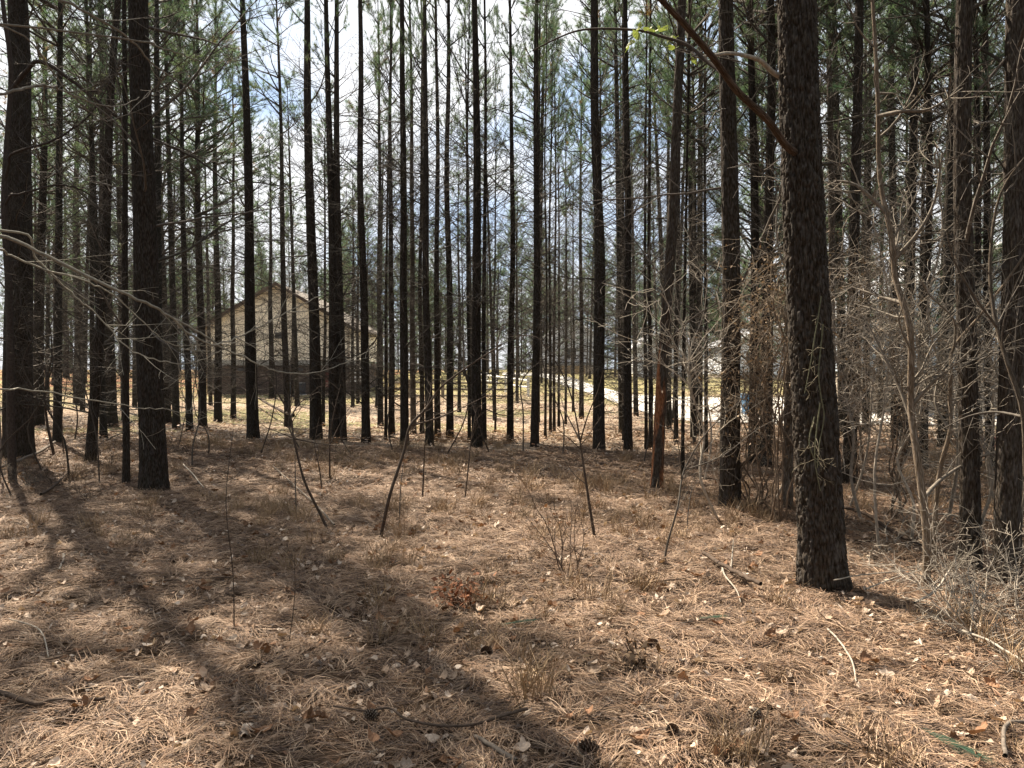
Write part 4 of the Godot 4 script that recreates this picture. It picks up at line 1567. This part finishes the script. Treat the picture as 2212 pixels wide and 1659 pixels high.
func make_hanging() -> void:
	var lichen := Color(0.34, 0.32, 0.27)
	var dark := Color(0.08, 0.065, 0.055)
	# a small bare tree just outside the left edge sends these pale arcs across the view
	reaching("small_tree", "bare small tree whose pale arching branches cross the left side", Vector3(-3.7, gh(-3.7, -3.6), -3.6), 3.4, [
		[0.0105, 3.8, 5.0, 9, -20, 508, 103, 553, 233, 620, 327, 660, 360, 680, 400, 713, 450, 743, 483, 740, 553, 710, 620, 676, 690, 640],
		[-0.0065, 4.5, 5.4, 3, 360, 680, 420, 712, 483, 752, 553, 783, 600, 802, 653, 807, 703, 800, 753, 780, 802, 755],
		[0.007, 3.9, 4.8, 6, -20, 540, 23, 553, 110, 586, 193, 610, 247, 640, 300, 686, 350, 730, 400, 753, 450, 760],
		[0.007, 4.0, 4.7, 6, 40, 500, 73, 553, 120, 600, 173, 650, 207, 676, 267, 743, 320, 773, 383, 786, 433, 780, 477, 756],
		[0.0055, 3.6, 4.6, 4, -20, 842, 40, 840, 117, 851, 213, 866, 300, 881, 353, 883, 393, 891, 423, 880],
	], lichen, 0.035)
	reaching("small_tree", "bare small tree whose twigs cross the upper left corner", Vector3(-3.2, gh(-3.2, -3.0), -3.0), 4.4, [
		[0.008, 3.3, 4.2, 3, -20, 203, 67, 187, 110, 187, 133, 197, 187, 217, 243, 230, 303, 210],
		[0.01, 3.6, 5.0, 5, 60, -30, 127, 0, 200, 33, 283, 87, 333, 143, 423, 197, 500, 253],
		[0.006, 4.0, 5.0, 4, 300, 88, 327, 97, 377, 113, 453, 135, 533, 117, 620, 80],
		[0.006, 3.8, 4.8, 3, 20, 60, 120, 165, 190, 240, 260, 255, 330, 190],
	], Color(0.24, 0.22, 0.19), 0.03)
	reaching("small_tree", "dark stem with a thick branch slanting behind the left foreground pine", Vector3(-7.3, gh(-7.3, -11.2), -11.2), 8.0, [
		[0.035, 11.0, 11.6, 4, 90, 133, 167, 183, 260, 257, 333, 300, 423, 343, 500, 400],
		[0.025, 11.0, 11.6, 4, 30, 330, 120, 300, 200, 240, 270, 120, 330, 60],
		[0.022, 11.0, 12.0, 5, 40, 420, 140, 400, 230, 440, 330, 500],
	], dark, 0.06)
	# the limb of the big furrowed pine, with its side branch and a few green leaves
	var foot := on_ground(1779, 1270)
	var d := -foot.z
	var t := thing("broken_limb", "dark bare limb rising to the upper left across the big furrowed pine", "branch", Vector3.ZERO)
	var g := smooth_path(seen_path([1724, 335, 1696, 312, 1656, 257, 1593, 197, 1539, 123, 1476, 50, 1429, 0, 1370, -70], d - 0.05, d - 1.4), 5)
	var b := Buf.new()
	b.tube(g, taper(g.size(), 0.028, 0.015), 12, Color(0.15, 0.115, 0.095))
	part("stem", b.mesh(), mat.bark, t)
	var g2 := smooth_path(seen_path([1560, 157, 1526, 132, 1484, 97, 1422, 77, 1382, 66, 1306, 62, 1250, 66, 1203, 83, 1150, 110], d - 0.6, d + 0.3), 5)
	var b2 := Buf.new()
	g2[0] = nearest(g, g2[0])
	b2.tube(g2, taper(g2.size(), 0.014, 0.005), 7, Color(0.09, 0.07, 0.055))
	part("side_branch", b2.mesh(), mat.deadwood, t)
	var rng := RandomNumberGenerator.new()
	rng.seed = 12
	for s in [[1382, 64], [1400, 66], [1422, 63], [1434, 68], [1368, 80], [1356, 92], [1446, 82], [1455, 108], [1506, 132], [1376, 76], [1412, 72]]:
		var lm := part("leaf", leaves[1], mat.fresh_leaf, t)
		lm.transform = Transform3D(Basis(Vector3(rng.randfn(), rng.randfn(), rng.randfn()).normalized(), rng.randf() * TAU).scaled(Vector3.ONE * rng.randf_range(0.7, 1.05)), at(s[0], s[1], d - 0.35 + rng.randfn() * 0.1))
	var b3 := Buf.new()
	var g3 := smooth_path(seen_path([1700, 172, 1672, 158, 1640, 130, 1600, 118, 1570, 115, 1545, 119, 1500, 124], d + 0.05, d - 0.45), 5)
	b3.tube(g3, taper(g3.size(), 0.02, 0.008), 8, Color(0.45, 0.4, 0.34))
	part("pale_branch", b3.mesh(), mat.deadwood, t)
	var vt := thing("climbing_vine", "thin grey green vine dangling down the big furrowed trunk", "vine", Vector3.ZERO)
	for path in [
		[1774, 640, 1768, 680, 1758, 740, 1750, 790, 1738, 850],
		[1778, 700, 1772, 760, 1768, 810, 1774, 860, 1780, 900, 1770, 960, 1766, 1010],
		[1772, 870, 1764, 930, 1760, 990, 1766, 1030, 1772, 1060],
		[1760, 900, 1748, 950, 1756, 985, 1770, 1006],
	]:
		var vb := Buf.new()
		var vg := smooth_path(seen_path(path, d - 0.21, d - 0.2), 4)
		vb.tube(vg, taper(vg.size(), 0.006, 0.003), 5, Color(0.2, 0.2, 0.13))
		for k in 5:
			var s := rng.randi_range(1, vg.size() - 2)
			grow(vb, vg[s], spread(rng, Vector3.DOWN, 0.9), rng.randf_range(0.06, 0.2), 0.0025, 1, 3, rng, 0.2, -0.05, 3, Color(0.32, 0.28, 0.2))
		part("runner", vb.mesh(), mat.deadwood, vt)


func make_floor_things() -> void:
	var brown := Color(0.12, 0.09, 0.07)
	var grey := Color(0.2, 0.17, 0.145)
	var pale := Color(0.45, 0.4, 0.34)
	stick("dark crooked stick at the lower left corner", [-30, 1510, 30, 1530, 80, 1545, 120, 1536, 170, 1537, 226, 1534], 0.013, 0.009, brown, 0.03)
	stick("thin curved dark stick at the bottom centre", [720, 1550, 790, 1562, 840, 1555, 880, 1580, 950, 1594, 1020, 1592, 1075, 1575, 1140, 1556], 0.004, 0.008, brown, 0.03)
	stick("pale straight stick at the bottom edge right of centre", [1026, 1612, 1062, 1634, 1115, 1668], 0.009, 0.012, grey, 0.02)
	stick("broken dark branch with a pale twig left of the big furrowed pine", [1521, 1214, 1550, 1235, 1582, 1252, 1610, 1268, 1643, 1283], 0.017, 0.016, brown, 0.05, [[1578, 1252, 0.03, 1582, 1235, 0.12, 1584, 1225, 0.2], [1560, 1240, 0.03, 1566, 1262, 0.04, 1590, 1290, 0.03, 1600, 1315, 0.02]])
	stick("thin dark twig before the broken dark branch", [1530, 1322, 1570, 1306, 1610, 1299, 1660, 1302], 0.004, 0.003, brown)
	stick("thin reddish stick lying below the bushy shrub", [1315, 1262, 1370, 1272, 1430, 1268, 1505, 1258], 0.006, 0.004, brown)
	stick("short twig on the floor near the middle right", [1430, 1366, 1480, 1360, 1530, 1351], 0.004, 0.003, grey)
	stick("short dark twig below the bushy shrub", [1225, 1318, 1250, 1335, 1272, 1345], 0.006, 0.004, brown)
	stick("pale stick pointing down on the right floor", [1788, 1378, 1815, 1408, 1840, 1450, 1850, 1496], 0.006, 0.004, pale, 0.03)
	stick("thin pale stick near the lower right", [1700, 1540, 1725, 1590, 1770, 1610, 1830, 1635], 0.004, 0.004, grey)
	stick("dark bent stick at the lower right corner", [2225, 1590, 2175, 1596, 2168, 1630, 2172, 1668], 0.009, 0.009, grey, 0.04)
	stick("curved pale stick on the left floor", [20, 1352, 80, 1372, 97, 1400, 104, 1436], 0.005, 0.003, pale)
	stick("long thin dark twig on the left floor", [322, 1274, 400, 1266, 505, 1262], 0.004, 0.003, brown, 0.03)
	stick("pale stub lying on the left floor", [138, 1208, 136, 1225, 128, 1243], 0.011, 0.006, pale)
	stick("pale thin stick leaning at the left sapling foot", [590, 1018, 640, 1066, 686, 1110, 722, 1152], 0.008, 0.01, grey, 0.06)
	stick("long pale stick running behind the big furrowed pine", [1818, 1108, 1880, 1130, 1930, 1165, 1990, 1195], 0.02, 0.013, brown, 0.05)
	stick("pale stick arching over the shaded hollow at the right", [1800, 1298, 1850, 1287, 1900, 1280, 1975, 1270], 0.005, 0.004, pale, 0.12)
	stick("pale forked stick before the sunlit edged pine", [1870, 1312, 1930, 1285, 1990, 1262], 0.006, 0.004, pale, 0.1)
	stick("curved white stick standing in the right brush", [1975, 1362, 2020, 1330, 2060, 1262, 2078, 1196], 0.008, 0.006, pale, 0.15)
	stick("long pale stick low across the right brush", [1992, 1163, 2050, 1165, 2092, 1174, 2192, 1186, 2230, 1199], 0.011, 0.007, pale, 0.22)
	stick("bent pale stick in the lower right brush", [2075, 1388, 2130, 1410, 2180, 1440, 2225, 1470], 0.008, 0.006, pale, 0.05)
	stick("leaning pole slanting down right before the beige house", [470, 815, 540, 868, 600, 912, 634, 935], 0.045, 0.06, brown, 0.5)
	stick("dark forked stick at the foot of the left edge pine", [90, 1080, 118, 1060, 150, 1025], 0.02, 0.012, brown, 0.05)
	stick("curved mossy log in the left shade", [-20, 1032, 40, 1008, 90, 985, 118, 965], 0.03, 0.024, grey, 0.08)
	stick("pale stick at the left foreground pine foot", [395, 1010, 415, 1030, 440, 1062], 0.012, 0.007, pale, 0.03)
	var ci := 0
	for c in [[1292, 1632, 0.6, 0.8], [1440, 1590, 2.0, 0.6], [1618, 1580, 4.0, 0.8], [1418, 1404, 1.0, 0.8], [820, 1560, 0.4, 0.6], [1040, 1420, 2.2, 0.75]]:
		var p := on_ground(c[0], c[1])
		make_cone(p + Vector3(0, 0.035, 0), c[2], ["large open pine cone at the bottom edge right of centre", "small pine cone right of the large open one", "pine cone on the lower right floor", "pine cone on the middle right floor", "pine cone by the thin curved dark stick", "pine cone in the centre of the near floor"][ci], c[3])
		ci += 1
	# the fresh green sprig at the lower right, and two small ones
	var si := 0
	for s in [[1985, 1606, 2112, 1660, 60], [1500, 1360, 1560, 1350, 18], [1170, 1360, 1105, 1365, 20]]:
		var a := on_ground(s[0], s[1]) + Vector3(0, 0.07, 0)
		var e := on_ground(s[2], s[3]) + Vector3(0, 0.055, 0)
		var o := thing("pine_sprig", ["fresh green pine sprig at the lower right corner", "small green sprig on the middle right floor", "small green sprig in the centre of the floor"][si], "pine sprig", a, "green sprigs on the floor")
		var b := Buf.new()
		var rng := RandomNumberGenerator.new()
		rng.seed = 5 + si
		for k in int(s[4]) * 3:
			var t := rng.randf()
			var p := (e - a) * t * 0.75
			var dr := ((e - a).normalized() + Vector3(rng.randfn(), rng.randf_range(-0.1, 0.35), rng.randfn()) * 0.16).normalized()
			var sd := dr.cross(Vector3.UP).normalized() * 0.0022
			var f := rng.randf_range(0.7, 1.3)
			b.tri(p - sd, p + sd, p + dr * rng.randf_range(0.1, 0.17), Color(0.05 * f, 0.095 * f, 0.065 * f))
		part("needles", b.mesh(), mat.needles, o)
		var tb := Buf.new()
		tb.tube(PackedVector3Array([Vector3.ZERO, (e - a) * 0.4, (e - a) * 0.8]), PackedFloat32Array([0.003, 0.003, 0.002]), 5, brown)
		part("twig", tb.mesh(), mat.deadwood, o)
		si += 1


func make_sky() -> PanoramaSkyMaterial:
	var w := 768
	var h := 384
	var f := FastNoiseLite.new()
	f.seed = 143
	f.frequency = 1.5
	f.fractal_octaves = 5
	var im := Image.create(w, h, false, Image.FORMAT_RGBF)
	for y in h:
		var el := PI * (0.5 - (y + 0.5) / h)
		for x in w:
			var az := TAU * ((x + 0.5) / w - 0.5)
			var d := Vector3(sin(az) * cos(el), sin(el), -cos(az) * cos(el))
			var up := maxf(d.y, 0.0)
			var blue := Color(0.36, 0.5, 0.76).lerp(Color(0.55, 0.67, 0.82), pow(1.0 - up, 2.0))
			var k := 1.0 / (up + 0.35)
			var n := f.get_noise_3d(d.x * k, d.z * k, 0.7) * 0.5 + 0.5
			var cloud := smoothstep(0.36, 0.6, n + 0.1)
			var c := blue.lerp(Color(0.8, 0.81, 0.83), cloud)
			if d.y < 0.0:
				c = Color(0.2, 0.17, 0.14)
			im.set_pixel(x, y, Color(c.r * SKY, c.g * SKY, c.b * SKY))
	var m := PanoramaSkyMaterial.new()
	m.panorama = ImageTexture.create_from_image(im)
	return m


const SKY := 0.43


func _ready() -> void:
	var cam := Camera3D.new()
	cam.name = "camera"
	cam.fov = rad_to_deg(2.0 * atan(829.5 / FOCAL))
	cam.position = EYE
	cam.rotation_degrees.x = PITCH
	cam.near = 0.05
	cam.far = 900.0
	add_child(cam)
	cam.current = true
	view = cam.basis
	var env := Environment.new()
	env.background_mode = Environment.BG_SKY
	env.sky = Sky.new()
	env.sky.sky_material = make_sky()
	env.tonemap_mode = Environment.TONE_MAPPER_LINEAR
	env.tonemap_exposure = 3.75
	env.sdfgi_enabled = true
	env.ssao_enabled = true
	env.ssil_enabled = true
	var we := WorldEnvironment.new()
	we.name = "environment"
	we.environment = env
	add_child(we)
	var sun := DirectionalLight3D.new()
	sun.name = "sun"
	sun.light_energy = 1.6
	sun.light_angular_distance = 0.5
	sun.light_color = Color(1.0, 0.94, 0.85)
	sun.shadow_enabled = true
	add_child(sun)
	var az := deg_to_rad(-36.0)
	var el := deg_to_rad(49.0)
	var to_sun := Vector3(sin(az) * cos(el), sin(el), -cos(az) * cos(el))
	sun.basis = Basis.looking_at(-to_sun, Vector3.UP)

	hum.frequency = 0.9
	hum.seed = 3
	swell.frequency = 0.28
	swell.seed = 8
	patch.frequency = 0.11
	patch.seed = 14
	patch.fractal_octaves = 3
	make_materials()
	var fl := tinted("fresh_leaf", 0.6, 0.4)
	fl.vertex_color_use_as_albedo = false
	fl.albedo_color = Color(0.2, 0.22, 0.08).linear_to_srgb()
	fl.backlight_enabled = true
	fl.backlight = Color(0.4, 0.45, 0.2)
	var t0 := Time.get_ticks_msec()
	make_prototypes()
	print("prototypes ", Time.get_ticks_msec() - t0)
	make_ground()
	make_beyond()
	print("ground ", Time.get_ticks_msec() - t0)
	make_measured()
	print("measured ", Time.get_ticks_msec() - t0)
	make_random_trees()
	make_litter()
	print("litter ", Time.get_ticks_msec() - t0)
	make_understorey()
	make_thickets()
	least = 0.0016
	make_hanging()
	make_floor_things()
	make_leaves()
	print("all ", Time.get_ticks_msec() - t0)
